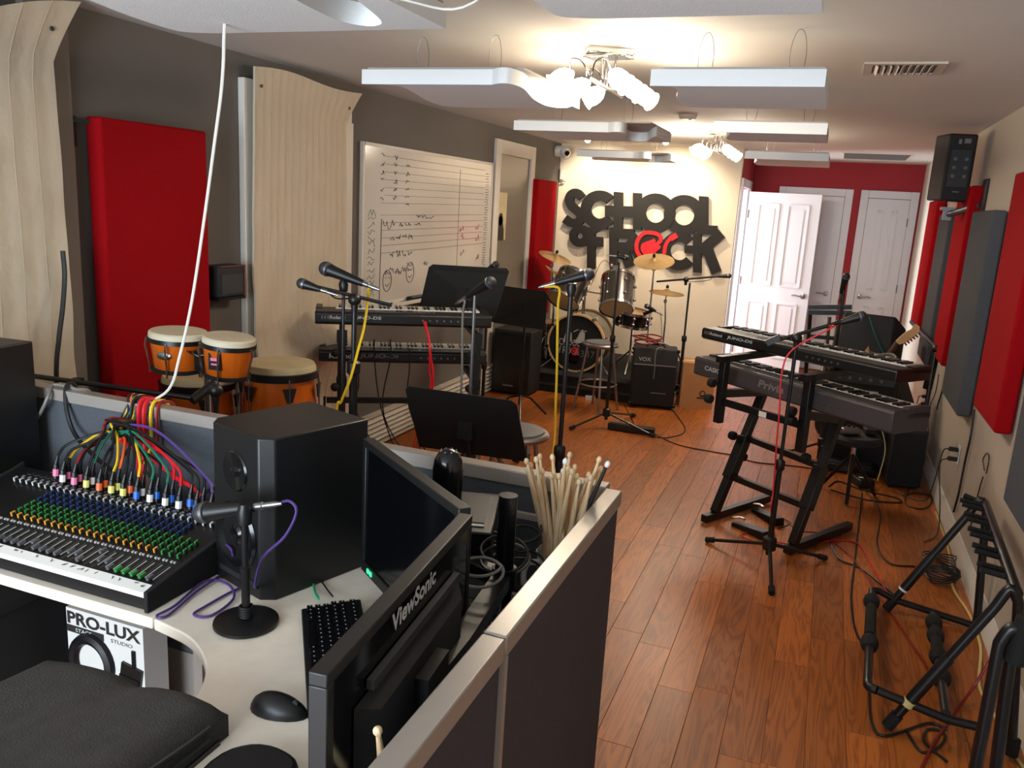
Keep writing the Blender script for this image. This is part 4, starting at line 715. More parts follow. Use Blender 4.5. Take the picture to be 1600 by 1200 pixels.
# ---------------------------------------------------------------- stands, keyboards and music desks
def tri_stand(label, base, ztop, R=.3, hub=.16, rot=0, r=.0115, name='mic_stand', ends=None, group=None, mat='black_metal', lower=.55):
    bx, by = base[0], base[1]; t = T(name, label, 'stand', (bx, by, 0), group=group)
    B().tube([(bx, by, hub-.06), (bx, by, ztop*lower)], r*1.3, 12).tube([(bx, by, ztop*lower), (bx, by, ztop)], r*.8, 12).build('pole', mat, t)
    B().lathe([(r*1.4, 0), (r*2.1, .01), (r*2.1, .05), (r*1.4, .06)], (bx, by, ztop*lower-.03), n=12).build('clutch', 'black', t); B().lathe([(r*1.4, -.035), (r*3, -.03), (r*3, .03), (r*1.5, .04)], (bx, by, hub), n=12).build('hub', 'black', t)
    for k in range(3):
        e = V(ends[k]) if ends else V((bx+R*math.cos(rot+2*PI*k/3), by+R*math.sin(rot+2*PI*k/3), 0)); e = V((e.x, e.y, .018)); l = B().tube([(bx, by, hub), e], r*.85, 8).build('leg', mat, t)
        d = (e-V((bx, by, hub))).normalized(); B().tube([e-d*.035, e+d*.012], .016, 8).build('rubber_foot', 'rubber', l)
    return t
def boom(t, piv, a, b, r=.0085):
    B().tube([V(a), V(b)], r, 8).build('boom_arm', 'black_metal', t); B().ball(piv, .026, 10, 8).lathe([(.012, 0), (.016, .05)], V(piv)+V((0, 0, -.05)), n=10).build('boom_clutch', 'black', t)
# left pair of keyboards, two-tier column stand
def keyboard(label, A, Bq, th, dep, nw, body, logos, stripe=None, name='stage_keyboard', round_=0.008, extra=None):
    """A, Bq: bottom edge of the back face, left to right as seen; keys on the far side"""
    A, Bq = V(A), V(Bq); Bq.z = A.z; L = (Bq-A).length; u = (Bq-A)/L; v = V((-u.y, u.x, 0)); z = V((0, 0, 1)); t = T(name, label, 'keyboard', (A+Bq)/2+v*dep/2)
    P = [(0, .012), (.02, 0), (dep, 0), (dep, th*.6), (dep-.012, th*.84), (dep-.16, th*.84), (dep-.165, th*.98), (.012, th), (0, th-.012)]
    B().prism(P, A, v, z, u*L).build('case', body, t, bev=.004); k = B(); kb = B(); kw = (L-.16)/nw; k0 = .11
    for i in range(nw): k.box(A+u*(k0+kw*(i+.5))+v*(dep-.083)+z*(th*.84+.009), (kw-.0014, .145, .016), rz=math.atan2(u.y, u.x))
    for i in range(nw-1):
        if i % 7 in (0, 1, 3, 4, 5): kb.box(A+u*(k0+kw*(i+1))+v*(dep-.11)+z*(th*.84+.02), (kw*.55, .09, .014), rz=math.atan2(u.y, u.x))
    k.build('white_keys', 'keys_white', t, kind='stuff'); kb.build('black_keys', 'keys_black', t, kind='stuff')
    for s in (0, L-.035): B().prism([(dep-.165, th*.6), (dep, th*.6), (dep-.005, th*1.05), (dep-.165, th*1.05)], A+u*s, v, z, u*.035).build('key_block', body, t)
    pb = B()
    for i in range(14): pb.box(A+u*(L*.3+i*.028)+v*.06+z*(th+.001), (.014, .008, .004), rz=math.atan2(u.y, u.x))
    pb.build('panel_buttons', 'grey_plastic', t, kind='stuff')
    B().box(A+u*L*.5+v*.1+z*(th+.001), (.09, .04, .003), rz=math.atan2(u.y, u.x)).build('display', 'black_gloss', t)
    for body_, a, b, z0, z1, mt, sh in logos: text(body_, A-v*.001+u*(L*a)+z*(th*z0), u, z, L*(b-a), th*(z1-z0), mt, t, name='logo', shear=sh, ext=.0012, bold=.025)
    if stripe: B().bar(A-v*.0005+u*L*stripe[0]+z*th*stripe[2], A-v*.0005+u*L*stripe[1]+z*th*stripe[2], .003, .004).build('teal_stripe', 'kb_teal', t)
    jk = B()
    for i in range(6): jk.lathe([(.006, 0), (.006, .004), (.003, .004)], A+u*(L*.6+i*.04)+z*th*.5, -v, 8)
    jk.build('rear_sockets', 'steel_grey', t, kind='stuff')
    return A, u, v, L
DSL = [('|||', .035, .075, .45, .7, 'logo_dim', 0), ('Roland', .08, .165, .45, .72, 'logo_grey', 0), ('JUNO-DS', .2, .365, .42, .72, 'logo_grey', .1)]
kA = G(492, 507, 1.06); kB = G(768, 514, 1.06); KU = (kB-kA).normalized(); KV = V((-KU.y, KU.x, 0))
keyboard('black synthesizer with teal stripe on the upper tier before the blanket', kA, kB, .074, .30, 36, 'black', DSL, (.03, .37, .36))
dA = G(498, 566, .805); dB = G(760, 571, .805)
keyboard('black synthesizer with large grey lettering on the tier below', dA, dB, .074, .29, 36, 'kb_grey' if False else 'black', [('Roland', .06, .19, .35, .75, 'logo_grey', 0), ('JUNO-Di', .235, .465, .35, .75, 'logo_dim', .15)])
t = T('keyboard_stand', 'black two tier column stand holding the synthesizers by the whiteboard', 'stand', (kA+KU*.5+KV*.1)*1)
cL = PY(534, 560, 3.78); cL = V((cL.x, 3.78, 0)); cRt = cL+KU*.74; cRt.z = 0
for p in (cL, cRt):
    B().bar(p+V((0, 0, .03)), p+V((0, 0, 1.0)), .045, .045, up=KU).build('upright', 'black_metal', t)
    B().bar(p-KV*.28+V((0, 0, .02)), p+KV*.3+V((0, 0, .02)), .045, .035).build('foot', 'black_metal', t)
    for z in (1.035, .78): B().bar(p-KV*.02+V((0, 0, z)), p+KV*.36+V((0, 0, z)), .03, .028).bar(p+V((0, 0, z-.05)), p+V((0, 0, z+.012)), .056, .056, up=KU).build('tier_arm', 'black_metal', t)
    B().ball(p-KU*.035-KV*.03+V((0, 0, .93)), .024, 10, 8).ball(p-KU*.035-KV*.03+V((0, 0, .74)), .024, 10, 8).build('knob', 'rubber', t)
B().bar(cL-KU*.08+V((0, 0, .66)), cRt+V((0, 0, .66)), .025, .03).build('cross_bar', 'black_metal', t); B().tube([cL-KU*.09-KV*.0+V((0, 0, .68)), cL-KU*.09+V((0, 0, .56))], .007, 6).build('lock_lever', 'black_metal', t)
t = T('gig_bag', 'black bag slumped against the blanket beside the tall drum', 'bag', (-2.62, 3.6, 0)); B().grid(14, 14, lambda u, v: (-2.78+.22*u, 3.62+.06*math.sin(PI*u)+.05*math.sin(3*v), .02+.62*v*(1-.08*(2*u-1)**2)), (.04, -.16, 0)).build('fabric', 'black_matte', t); B().tube(spl([(-2.72, 3.5, .62), (-2.67, 3.47, .69), (-2.62, 3.5, .62)], 6), .01, 6).build('carry_strap', 'black', t)
# vocal microphones on straight stands, left half
s1 = V((-1.86, 2.95, 0)); p1 = G(537, 440, 1.425); s1 = V((p1.x, p1.y, 0)); tri_stand('slim black mic stand closest to the hanging blanket', s1, 1.4, rot=.5, r=.009, group='straight mic stands')
mic('black microphone with a yellow cable before the blanket', PY(502, 417, p1.y-.02), PY(563, 441, p1.y+.0), r=1.15, cord=('c_yellow', [PY(577, 450, p1.y+.02), PY(575, 468, p1.y+.03), PY(569, 510, p1.y), PY(560, 545, p1.y-.05), PY(548, 590, p1.y-.1), PY(533, 628, p1.y-.1), PY(526, 650, p1.y-.1), V((p1.x+.03, p1.y-.12, .3)), V((p1.x+.1, p1.y-.1, .01))], .0055))
B().lathe([(.016, 0), (.02, .03), (.014, .045)], (s1.x, s1.y, 1.385), n=10).build('clip', 'black', bpy.data.objects['mic_stand'])
p2 = G(554, 470, 1.36); s2 = V((p2.x, p2.y, 0)); t = tri_stand('black boom stand whose arm crosses the whiteboard edge', s2, 1.36, rot=.2, r=.0135, group='boom mic stands', lower=.8); boom(t, (s2.x, s2.y, 1.365), PY(478, 444, p2.y-.05), PY(612, 477, p2.y+.05), .0075)
B().lathe([(.0185, 0), (.0185, .03)], V((s2.x, s2.y, .83)), n=12).build('sticker', 'sticker', t); mic('small black microphone at the end of the boom before the blanket', PY(466, 441, p2.y-.06), PY(490, 449, p2.y-.045), L=.08, r=.85, cord=('c_black', [PY(510, 452, p2.y-.03), PY(525, 466, p2.y), PY(552, 466, p2.y)]))
p3 = G(742, 458, 1.38); s3 = V((p3.x, p3.y, 0)); tri_stand('black mic stand in front of the tall music desk', s3, 1.37, rot=1.2, r=.009, group='straight mic stands', mat='steel_grey'); mic('black microphone pointing up right before the tall music desk', PY(771, 438, p3.y-.02), PY(733, 462, p3.y+.01), r=1.0, cord=('c_grey', [PY(726, 470, p3.y), PY(723, 490, p3.y), PY(722, 540, p3.y), PY(721, 600, p3.y), V((s3.x-.05, s3.y, .3)), V((s3.x-.1, s3.y, .01))], .005))
p4 = G(764, 425, 1.33); s4 = V((p4.x, p4.y, 0)); tri_stand('black mic stand hidden behind the tall music desk', s4, 1.3, rot=.9, r=.009, group='straight mic stands'); mic('black microphone peeking over the top edge of the tall music desk', PY(778, 411, p4.y), PY(764, 421, p4.y), L=.13, r=.9)
p5 = G(893, 447, 1.475); s5 = V((p5.x, p5.y, 0)); tri_stand('black mic stand with the long yellow cable in mid room', s5, 1.46, rot=2.2, R=.22, hub=.1, r=.0115, group='straight mic stands'); B().lathe([(.014, 0), (.02, .03), (.016, .05)], (s5.x, s5.y, 1.435), n=10).build('clip', 'black', [o for o in bpy.data.objects if o.name.startswith('mic_stand')][-1] if False else bpy.data.objects['mic_stand.004'])
mic('black microphone with a yellow cable in front of the drum kit', PY(926, 427, 3.32), PY(873, 441, 3.3), r=1.05, cord=('c_yellow', [PY(873, 450, 3.29), PY(872, 475, 3.28), PY(871, 520, 3.27), PY(870, 580, 3.26), PY(868, 640, 3.24), PY(866, 690, 3.22), V((s5.x-.02, s5.y-.05, .3)), V((s5.x+.0, s5.y-.1, .01))], .0055))
# music desks
def music_desk(label, cor, pole, zf, mat='black_matte', post='black_metal', clamp=None, rot=0.3):
    TL, TR, BR, BL = [V(c) for c in cor]; n = (TR-TL).cross(BL-TL).normalized()
    if n.y < 0: n = -n
    t = T('music_stand', label, 'music stand', (pole[0], pole[1], 0), group='black music stands'); k = .04
    def P(a, b): return TL.lerp(TR, a).lerp(BL.lerp(BR, a), b)
    rim = [P(.04, 0), P(.96, 0), P(1, .06), P(1, 1), P(0, 1), P(0, .06)]; m_ = len(rim)
    B().add(rim+[p+n*.004 for p in rim], [tuple(range(m_))[::-1], tuple(range(m_, 2*m_))]+[(i, (i+1) % m_, m_+(i+1) % m_, m_+i) for i in range(m_)]).build('desk', mat, t)
    B().hexa([BL, BR, BR+n*.05, BL+n*.05, BL+V((0, 0, .004)), BR+V((0, 0, .004)), BR+n*.05+V((0, 0, .004)), BL+n*.05+V((0, 0, .004))]).build('ledge', mat, t); c = P(.5, .55)-n*.012
    B().box(c, (.07, .02, .09)).build('bracket', 'black_matte', t); px_, py_ = pole[0], pole[1]
    B().tube([c, (px_, py_, c.z-.08), (px_, py_, .25)], .011, 10).tube([(px_, py_, zf), (px_, py_, .12)], .015, 10).build('pole', post, t)
    if clamp: B().box((px_, py_, clamp), (.09, .05, .07)).build('clamp', 'blue_grey', t, label='grey blue clamp', bev=.006); B().lathe([(.001, 0), (.03, 0), (.03, .02), (.001, .022)], (px_+.02, py_-.025, clamp), (0, -1, 0), 12).build('clamp_knob', 'dark_grey', t)
    for q in range(3):
        a = rot+2*PI*q/3; B().tube([(px_, py_, .2), (px_+.1*math.cos(a), py_+.1*math.sin(a), .17), (px_+.27*math.cos(a), py_+.27*math.sin(a), .015)], .009, 8).build('leg', 'black_metal', t)
music_desk('black music stand nearest to the desk, seen from behind', [G(632, 603, .97), G(806, 627, .97), G(824, 722, .66), G(655, 698, .66)], (-1.38, 3.2), .5)
music_desk('tall black music stand with rounded corners before the whiteboard', [G(671, 413, 1.371), G(797, 420, 1.371), G(773, 498, 1.05), G(653, 489, 1.05)], (-2.02, 4.79), .95, post='steel_grey', clamp=1.02)
music_desk('black music stand in front of the floor speaker and bass drum', [G(775, 445, 1.1), G(856, 456, 1.1), G(851, 515, .8), G(768, 503, .8)], (-2.27, 6.3), .5, rot=.9)
# congas and bongos
def conga(label, c, r, h):
    x, y = c; t = T('conga', label, 'drum', (x, y, 0), group='amber congas behind the partition')
    B().lathe([(r*.62, 0), (r*.72, h*.12), (r*.95, h*.38), (r*1.1, h*.6), (r*1.1, h*.75), (r*1.0, h*.93), (r*.98, h*.97)], (x, y, 0), n=40).build('shell', 'amber', t)
    B().lathe([(r*.99, h*.938), (r*1.12, h*.942), (r*1.14, h*.972), (r*1.09, h*.975), (r*1.05, h*.95)], (x, y, 0), n=40, cap=False).build('rim', 'black_metal', t); B().lathe([(r*1.07, h*.95), (r*1.05, h*.985), (r*1.0, h*1.0), (.001, h*1.0)], (x, y, 0), n=40, cap=False).build('head', 'skin_old', t)
    B().lathe([(r*.64, .0), (r*.69, .0), (r*.75, .06), (r*.72, .06)], (x, y, 0), n=30, cap=False).build('foot_ring', 'rubber', t)
    for k in range(6):
        a = k*PI/3+.35; ca, sa = math.cos(a), math.sin(a); rr_ = r*1.12
        B().tube([(x+r*1.13*ca, y+r*1.13*sa, h*.955), (x+r*1.16*ca, y+r*1.16*sa, h*.92), (x+r*1.16*ca, y+r*1.16*sa, h*.7)], .004, 6).build('tuning_rod', 'chrome', t); B().ball((x+r*1.11*ca, y+r*1.11*sa, h*.7), .028, 10, 8, (1, 1, 1.2)).build('lug', 'black', t); B().prism([(-.03, .92*h), (.03, .92*h), (.012, .86*h), (-.012, .86*h)], (x+r*1.13*ca, y+r*1.13*sa, 0), (-sa, ca, 0), (0, 0, 1), (.006*ca, .006*sa, 0)).build('rim_ear', 'black_metal', t)
    d = V((.32, -.94, 0)).normalized(); B().ball(V((x, y, h*.72))+d*r*1.1, 1, 16, 8, (.034, .006, .02), R=Matrix.Rotation(math.atan2(d.x, -d.y), 3, 'Z')).build('badge', 'silver', t)
cg = PY(437, 566, 2.95); conga('amber wooden conga drum standing right of the bongos', (cg.x, 2.95), .15, cg.z)
cg2 = PY(283, 572, 2.72); conga('amber wooden conga drum standing behind the left bongo', (cg2.x+.02, 2.8), .145, .965)
def bongo(t, c, r, h, tilt):
    R = Matrix.Rotation(tilt, 3, 'Y'); ax = R @ V((0, 0, 1)); c = V(c); u_ = ax.orthogonal().normalized(); w_ = ax.cross(u_)
    s = B().lathe([(r*.8, -h), (r*.83, -h*.9), (r*.98, -.02), (r*.98, 0)], c, ax, 32).build('shell', 'amber', t)
    B().lathe([(r*.99, -.03), (r*1.06, -.03), (r*1.06, -.012), (r*1.0, -.012)], c, ax, 32, cap=False).build('rim', 'black_metal', t); B().lathe([(r*1.03, -.012), (r*1.02, .006), (r*.96, .012), (.001, .012)], c, ax, 32, cap=False).build('head', 'skin', t)
    B().lathe([(r*.82, -h*1.02), (r*.9, -h*1.0), (r*.92, -h*.9), (r*.84, -h*.9)], c, ax, 32, cap=False).build('foot_ring', 'rubber', t)
    for k in range(5):
        a = k*2*PI/5+.5; d = u_*math.cos(a)+w_*math.sin(a); B().tube([c+d*r*1.08-ax*.02, c+d*r*1.12-ax*.05, c+d*r*.95-ax*h*.9, c+d*r*.95-ax*h*1.08], .004, 6).build('tuning_rod', 'chrome', t)
    return ax
b1 = PY(279, 521, 2.55); b2 = PY(358, 530, 2.55); t = T('bongos', 'pair of amber bongo drums mounted on a black stand', 'drum', (b1.x+.12, 2.55, 0))
ax = bongo(t, b1, .11, .15, .05); bongo(t, b2, .098, .15, .09)
f = V((.2, -.98, 0)).normalized(); B().ball(V(b1)+f*.1+V((-.004, 0, -.075)), 1, 16, 8, (.032, .006, .017), R=Matrix.Rotation(math.atan2(f.x, -f.y), 3, 'Z')).build('badge', 'silver', t); B().box(V(b2)+V((.005, -.088, -.075)), (.055, .004, .065), rz=.1).build('label_plate', 'black', t); B().box(V(b2)+V((.006, -.0915, -.066)), (.036, .001, .012), rz=.1).box(V(b2)+V((.006, -.0915, -.085)), (.03, .001, .007), rz=.1).build('label_print', 'c_pink', t, kind='stuff')
mcx = (b1.x*.47+b2.x*.53)+.01; B().box((mcx, 2.55, b1.z-.09), (.07, .07, .08)).build('bridge', 'black_metal', t); B().lathe([(.016, .75), (.016, b1.z-.1)], (mcx, 2.55, 0), n=12).build('height_post', 'chrome', t); B().tube([(mcx, 2.55, .1), (mcx, 2.55, .8)], .019, 10).ball((mcx, 2.55, .8), .045, 10, 8).build('pole', 'black_metal', t); B().tube([(mcx-.07, 2.5, b1.z-.05), (mcx, 2.5, b1.z-.07), (mcx+.07, 2.5, b1.z-.05)], .005, 6).build('wing_bolt', 'chrome', t)
for k in range(3): a = k*2*PI/3+.4; B().tube([(mcx, 2.55, .5), (mcx+.32*math.cos(a), 2.55+.3*math.sin(a), .015)], .012, 8).build('leg', 'black_metal', t)
# horizontal boom stand lying behind the partition
t = tri_stand('black boom stand behind the partition with a level arm beside the congas', (-1.99, 2.3, 0), 1.02, R=.25, rot=.3, r=.012, group='boom mic stands', lower=.7)
boom(t, (-1.99, 2.3, 1.06), PY(34, 585, 2.18), PY(300, 622, 2.32), .01); B().tube([PY(300, 626, 2.32), PY(335, 600, 2.42)], .018, 10).build('tilt_clutch', 'black', t); B().lathe([(.001, -.012), (.022, -.012), (.022, .012), (.001, .012)], PY(122, 596, 2.26), (0, 0, 1), 12).build('wing_knob', 'black', t)
cable('white_cable', 'thin white cable hanging from the nearest ceiling cloud to the partition', [PY(352, 34, 1.9)+V((0, 0, .01)), PY(350, 60, 1.9), PY(349, 100, 1.9), PY(345, 150, 1.92), PY(335, 225, 1.93), PY(321, 330, 1.95), PY(300, 470, 1.98), PY(280, 560, 1.99), PY(264, 608, 2.0), V((-2.09, 2.045, 1.0)), V((-2.1, 2.05, .7))], .0045, 'c_white')
cable('white_cable', 'thin white wire sagging between the two nearest ceiling clouds', [(-1.3, 1.6, 2.25), (-1.0, 1.75, 2.215), (-.85, 1.82, 2.205), (-.6, 1.6, 2.26)], .003, 'c_white')
cable('dark_cable', 'dark brown cable hanging beside the near blanket', [PX(98, 392, -2.78), PX(101, 430, -2.78), PX(98, 480, -2.77), PX(92, 530, -2.76), PX(88, 590, -2.76), V((-2.76, 2.28, .6))], .009, 'c_black'); cable('red_lead', 'bright red lead hanging from the upper synthesizer down behind the nearest music stand', [kA+KU*.6-KV*.01+V((0, 0, .03)), PY(670, 530, 3.95), PY(673, 560, 3.95), PY(676, 600, 3.95), V((-2.0, 3.95, .4)), V((-2.0, 3.9, .02))], .008, 'c_red')
cable('red_lead', 'second red lead paired with the one below the upper synthesizer', [kA+KU*.61-KV*.012+V((0, 0, .03)), PY(671, 540, 3.93), PY(671, 580, 3.93), PY(672, 610, 3.93), V((-2.02, 3.9, .4)), V((-2.05, 3.85, .02))], .005, 'c_red')
for i, (a, b_) in enumerate((((560, 605), (556, 640)), ((585, 560), (596, 640)), ((610, 560), (600, 650)), ((640, 575), (640, 640)))):
    cable('power_lead', 'black power lead dangling below the synthesizers, %s from the left' % ('first', 'second', 'third', 'fourth')[i], [PY(a[0], a[1]-30, 4.1), PY(*a, 4.12), PY(*b_, 4.15), V((-2.35+.12*i, 4.2, .12)), V((-2.3+.15*i, 4.1, .01)), V((-2.0+.1*i, 4.0-.06*i, .008))], .004, 'c_black', group='black leads under the synthesizers')
# stools
def stool(label, c, zs, r=.16, spread=.22, cush='grey_plastic', frame='silver', rot=.4):
    x, y = c; t = T('bar_stool', label, 'stool', (x, y, 0), group='silver bar stools')
    B().lathe([(.001, zs-.035), (r*.9, zs-.035), (r*1.02, zs-.028), (r*1.05, zs-.012), (r*1.0, zs-.002), (r*.9, zs)], (x, y, 0), n=36).build('seat_ring', frame, t); B().lathe([(r*.9, zs-.004), (r*.88, zs+.008), (r*.6, zs+.016), (.001, zs+.017)], (x, y, 0), n=36, cap=False).build('cushion', cush, t)
    for k in range(4): a = rot+k*PI/2; B().tube([(x+r*.72*math.cos(a), y+r*.72*math.sin(a), zs-.03), (x+spread*math.cos(a), y+spread*math.sin(a), .0)], .0115, 10).build('leg', frame, t)
    q = r*.72+(spread-r*.72)*(1-.22/zs); B().tube([(x+q*math.cos(a), y+q*math.sin(a), .24) for a in [2*PI*k/32 for k in range(32)]], .009, 8, closed=True).build('foot_ring', frame, t)
stool('silver bar stool standing in front of the bass drum', (-1.79, 6.98), .61, r=.155, spread=.2); stool('silver bar stool half hidden behind the nearest music stand', (-1.285, 3.53), .72, r=.155, spread=.2, rot=.9)
# ---------------------------------------------------------------- drum riser and kit
t = T('drum_riser', 'low black carpeted platform under the drum kit', 'platform', (-2.2, 8.1, 0)); B().span((-2.83, 7.4, 0), (-1.3, 8.9, .165)).build('base', 'black_matte', t); B().span((-2.84, 7.39, .165), (-1.29, 8.91, .185)).build('carpet', 'carpet', t, bev=.004); B().span((-2.83, 7.388, .07), (-1.3, 7.4, .09)).build('trim_strip', 'dark_grey', t); RZ = .185
def drum(t, c, ax, r, h, shell='drum_chrome', lugs=6, hoop='chrome', top='drum_skin', bot='drum_skin', rod=True):
    """c: centre of the head at the +ax end"""
    c, ax = V(c), V(ax).normalized(); u = ax.orthogonal().normalized(); w_ = ax.cross(u)
    B().lathe([(r, -h), (r, 0)], c, ax, 36, cap=False).build('shell', shell, t)
    for nm, z, s, m_ in (('batter_head', 0, 1, top), ('resonant_head', -h, -1, bot)): B().lathe([(r*.995, z), (r*.97, z+s*.004), (.001, z+s*.004)], c, ax, 36, cap=False).build(nm, m_, t)
    for z in (0, -h): B().lathe([(r*1.0, z-.014), (r*1.045, z-.014), (r*1.045, z+.012), (r*1.0, z+.012)], c, ax, 36, cap=False).build('hoop', hoop, t)
    for k in range(lugs):
        d = u*math.cos(2*PI*k/lugs+.3)+w_*math.sin(2*PI*k/lugs+.3); l = B().ball(c+d*(r+.01)-ax*h*.28, .016, 8, 6).ball(c+d*(r+.01)-ax*h*.72, .016, 8, 6).build('lug', 'chrome', t)
        B().tube([c+d*(r*1.04)+ax*.01, c+d*(r*1.04)-ax*(h+.01)], .0035, 5).build('tension_rod', 'chrome', l)
bc = PY(900, 540, 7.62); t = T('bass_drum', 'silver bass drum with black logo head and wooden hoop', 'drum', (bc.x, 7.85, RZ)); r = .275; bc = V((bc.x, 7.62, RZ+r+.012)); bax = V((.04, -1, 0)).normalized(); bu = V((1, .04, 0)).normalized(); bz = V((0, 0, 1))
B().lathe([(r, -.44), (r, 0)], bc, bax, 48, cap=False).build('shell', 'drum_chrome', t); B().lathe([(r*.98, .002), (r*.3, .004), (.001, .004)], bc, bax, 48, cap=False).build('front_head', 'black_matte', t); B().lathe([(r*.98, -.44), (.001, -.445)], bc, bax, 40, cap=False).build('batter_head', 'drum_skin', t)
for z in (0, -.44): B().lathe([(r*.985, z-.02), (r*1.05, z-.02), (r*1.05, z+.02), (r*.985, z+.02)], bc, bax, 48, cap=False).build('hoop', 'maple', t)
for k in range(8):
    a = 2*PI*k/8+.2; d = bu*math.cos(a)+bz*math.sin(a); l = B().box(bc+d*(r+.012)-bax*.1, (.025, .06, .025)).build('lug', 'chrome', t); B().tube([bc+d*(r*1.06)+bax*.025, bc+d*(r*1.06)-bax*.12], .005, 6).build('tension_rod', 'chrome', l); B().box(bc+d*(r*1.06)+bax*.02, (.03, .02, .03)).build('claw', 'chrome', l)
for s in (-1, 1): B().tube([bc+bu*s*r*.8-bz*r*.6-bax*.1, bc+bu*s*r*1.25-bz*(r+.005)], .008, 8).build('spur', 'chrome', t)
H0 = bc+bax*.006
def hp(a, b): return H0+bu*a*r+bz*b*r
def flat(nm, polys, mt, dz=0):
    b = B()
    for P in polys: b.add([hp(*p)+bax*dz for p in P], [tuple(range(len(P)))])
    b.build(nm, mt, t)
def fring(cx, cy, ro, ri, n=20): return [[(cx+q*math.cos(a), cy+q*math.sin(a)) for q, a in ((ri, 2*PI*i/n), (ro, 2*PI*i/n), (ro, 2*PI*(i+1)/n), (ri, 2*PI*(i+1)/n))] for i in range(n)]
flat('logo_silhouette', [[(-.1, .0), (.12, .0), (.3, .08), (.3, .4), (.24, .42), (.2, .52), (.16, .42), (.1, .38), (.06, .25), (-.02, .1)], [(-.5, .0), (-.4, .32), (-.34, .3), (-.34, 0)], [(-.26, .02), (-.22, .36), (-.18, .34), (-.16, .05)], [(-.14, .4), (.04, .5), (.06, .48), (-.1, .38)], [(.1, .46), (.36, .47), (.36, .44), (.1, .44)]], 'logo_grey')
text('SCHOOL', hp(-.72, -.12), bu, bz, .86*r, .24*r, 'logo_grey', t, name='logo_lettering', ext=.002); text('of ROCK', hp(-.72, -.42), bu, bz, .86*r, .26*r, 'logo_grey', t, name='logo_lettering', ext=.002)
flat('logo_ring', fring(-.02, -.3, .15, .11)+[[(-.1, -.3), (-.02, -.38), (.06, -.3), (.04, -.24), (-.02, -.26), (-.08, -.24)]], 'sign_red', .003); text('3.17', hp(.2, -.48), bu, bz, .5*r, .24*r, 'logo_dim', t, name='date_lettering', ext=.002)
B().lathe([(.001, .006), (.2*r, .006), (.22*r, .004)], bc-bz*r*.55-bu*.05*r, bax, 20).build('port_hole', 'screen', t)
B().tube([bc+bz*r-bax*.2, bc+bz*(r+.2)-bax*.2], .016, 10).box(bc+bz*(r+.2)-bax*.2, (.05, .05, .06)).build('tom_post', 'chrome', t)
def tomtom(label, cb, ct, r):
    cb, ct = V(cb), V(ct); t = T('tom_drum', label, 'drum', cb, group='silver tom drums'); ax = (ct-cb); h = ax.length; drum(t, ct, ax, r, h)
    j = bc+bz*(r+.2)*0+V((0, 0, 0)); B().tube([(cb+ct)/2+V((-.16 if 'left' not in label else .12, .05, -.02)), bc+bz*(.275+.22)-bax*.2], .011, 8).build('mount_arm', 'chrome', t); return t
tomtom('silver tom drum tilted steeply on the left of the bass drum', PY(880, 470, 7.72), PY(898, 432, 7.9), .165); tomtom('silver tom drum on the right showing its lower skin', PY(963, 482, 7.72), PY(966, 436, 7.92), .16)
sn = PY(990, 490, 7.95); t = T('snare_drum', 'dark blue snare drum on a chrome stand by the right tom', 'drum', (sn.x, 7.95, RZ)); drum(t, sn+V((0, 0, .02)), (.12, -.05, 1), .175, .13, shell='black_gloss', lugs=8)
B().tube([(sn.x, 7.95, RZ+.1), (sn.x, 7.95, sn.z-.14)], .012, 8).build('stand_pole', 'chrome', t)
for k in range(3): a = k*2*PI/3+.6; B().tube([(sn.x, 7.95, RZ+.22), (sn.x+.24*math.cos(a), 7.95+.24*math.sin(a), RZ+.012)], .009, 8).build('stand_leg', 'chrome', t); B().tube([(sn.x, 7.95, sn.z-.14), (sn.x+.15*math.cos(a), 7.95+.15*math.sin(a), sn.z-.11)], .007, 6).build('basket_arm', 'chrome', t)
ft = PY(850, 505, 8.1); t = T('floor_tom', 'dark floor tom at the left behind the bass drum', 'drum', (ft.x, 8.15, RZ)); drum(t, (ft.x, 8.2, ft.z), (0, 0, 1), .19, .34, shell='drum_chrome', lugs=8)
for k in range(3): a = k*2*PI/3+.9; B().tube([(ft.x+.21*math.cos(a), 8.2+.21*math.sin(a), ft.z-.15), (ft.x+.22*math.cos(a), 8.2+.22*math.sin(a), RZ+.01)], .008, 8).build('leg', 'chrome', t)
def cymbal(label, c, r, tilt, foot, hat=False, legs=.24):
    c = V(c); ax = (Matrix.Rotation(tilt[0], 3, 'X') @ Matrix.Rotation(tilt[1], 3, 'Y')) @ V((0, 0, 1)); t = T('hi_hat' if hat else 'cymbal_stand', label, 'cymbal', (foot[0], foot[1], RZ))
    B().lathe([(.008, .022), (.02, .02), (.036, .006), (.05, .001), (r*.6, -.006), (r, -.016), (r, -.018), (r*.6, -.008), (.05, -.001), (.036, .004), (.02, .018), (.008, .02)], c, ax, 40, cap=False).build('cymbal', 'brass', t)
    if hat: B().lathe([(r, -.02), (r, -.022), (r*.6, -.032), (.05, -.038), (.01, -.05), (.01, -.048), (r*.6, -.03)], c, ax, 40, cap=False).build('bottom_cymbal', 'brass', t)
    B().lathe([(.001, .03), (.014, .03), (.014, .055), (.004, .06), (.001, .07)], c, ax, 10).build('felt_nut', 'rubber', t); f = V((foot[0], foot[1], RZ))
    B().tube([c-ax*.02, c-ax*.1, f+V((0, 0, .55)), f+V((0, 0, .06))], [.006, .008, .011, .013], 8).ball(c-ax*.1, .02, 8, 6).build('stand_pole', 'chrome', t)
    for k in range(3): a = k*2*PI/3+.2; B().tube([f+V((0, 0, .32)), f+V((legs*.6*math.cos(a), legs*.6*math.sin(a), .26)), f+V((legs*math.cos(a), legs*math.sin(a), .012))], .009, 8).build('leg', 'chrome', t)
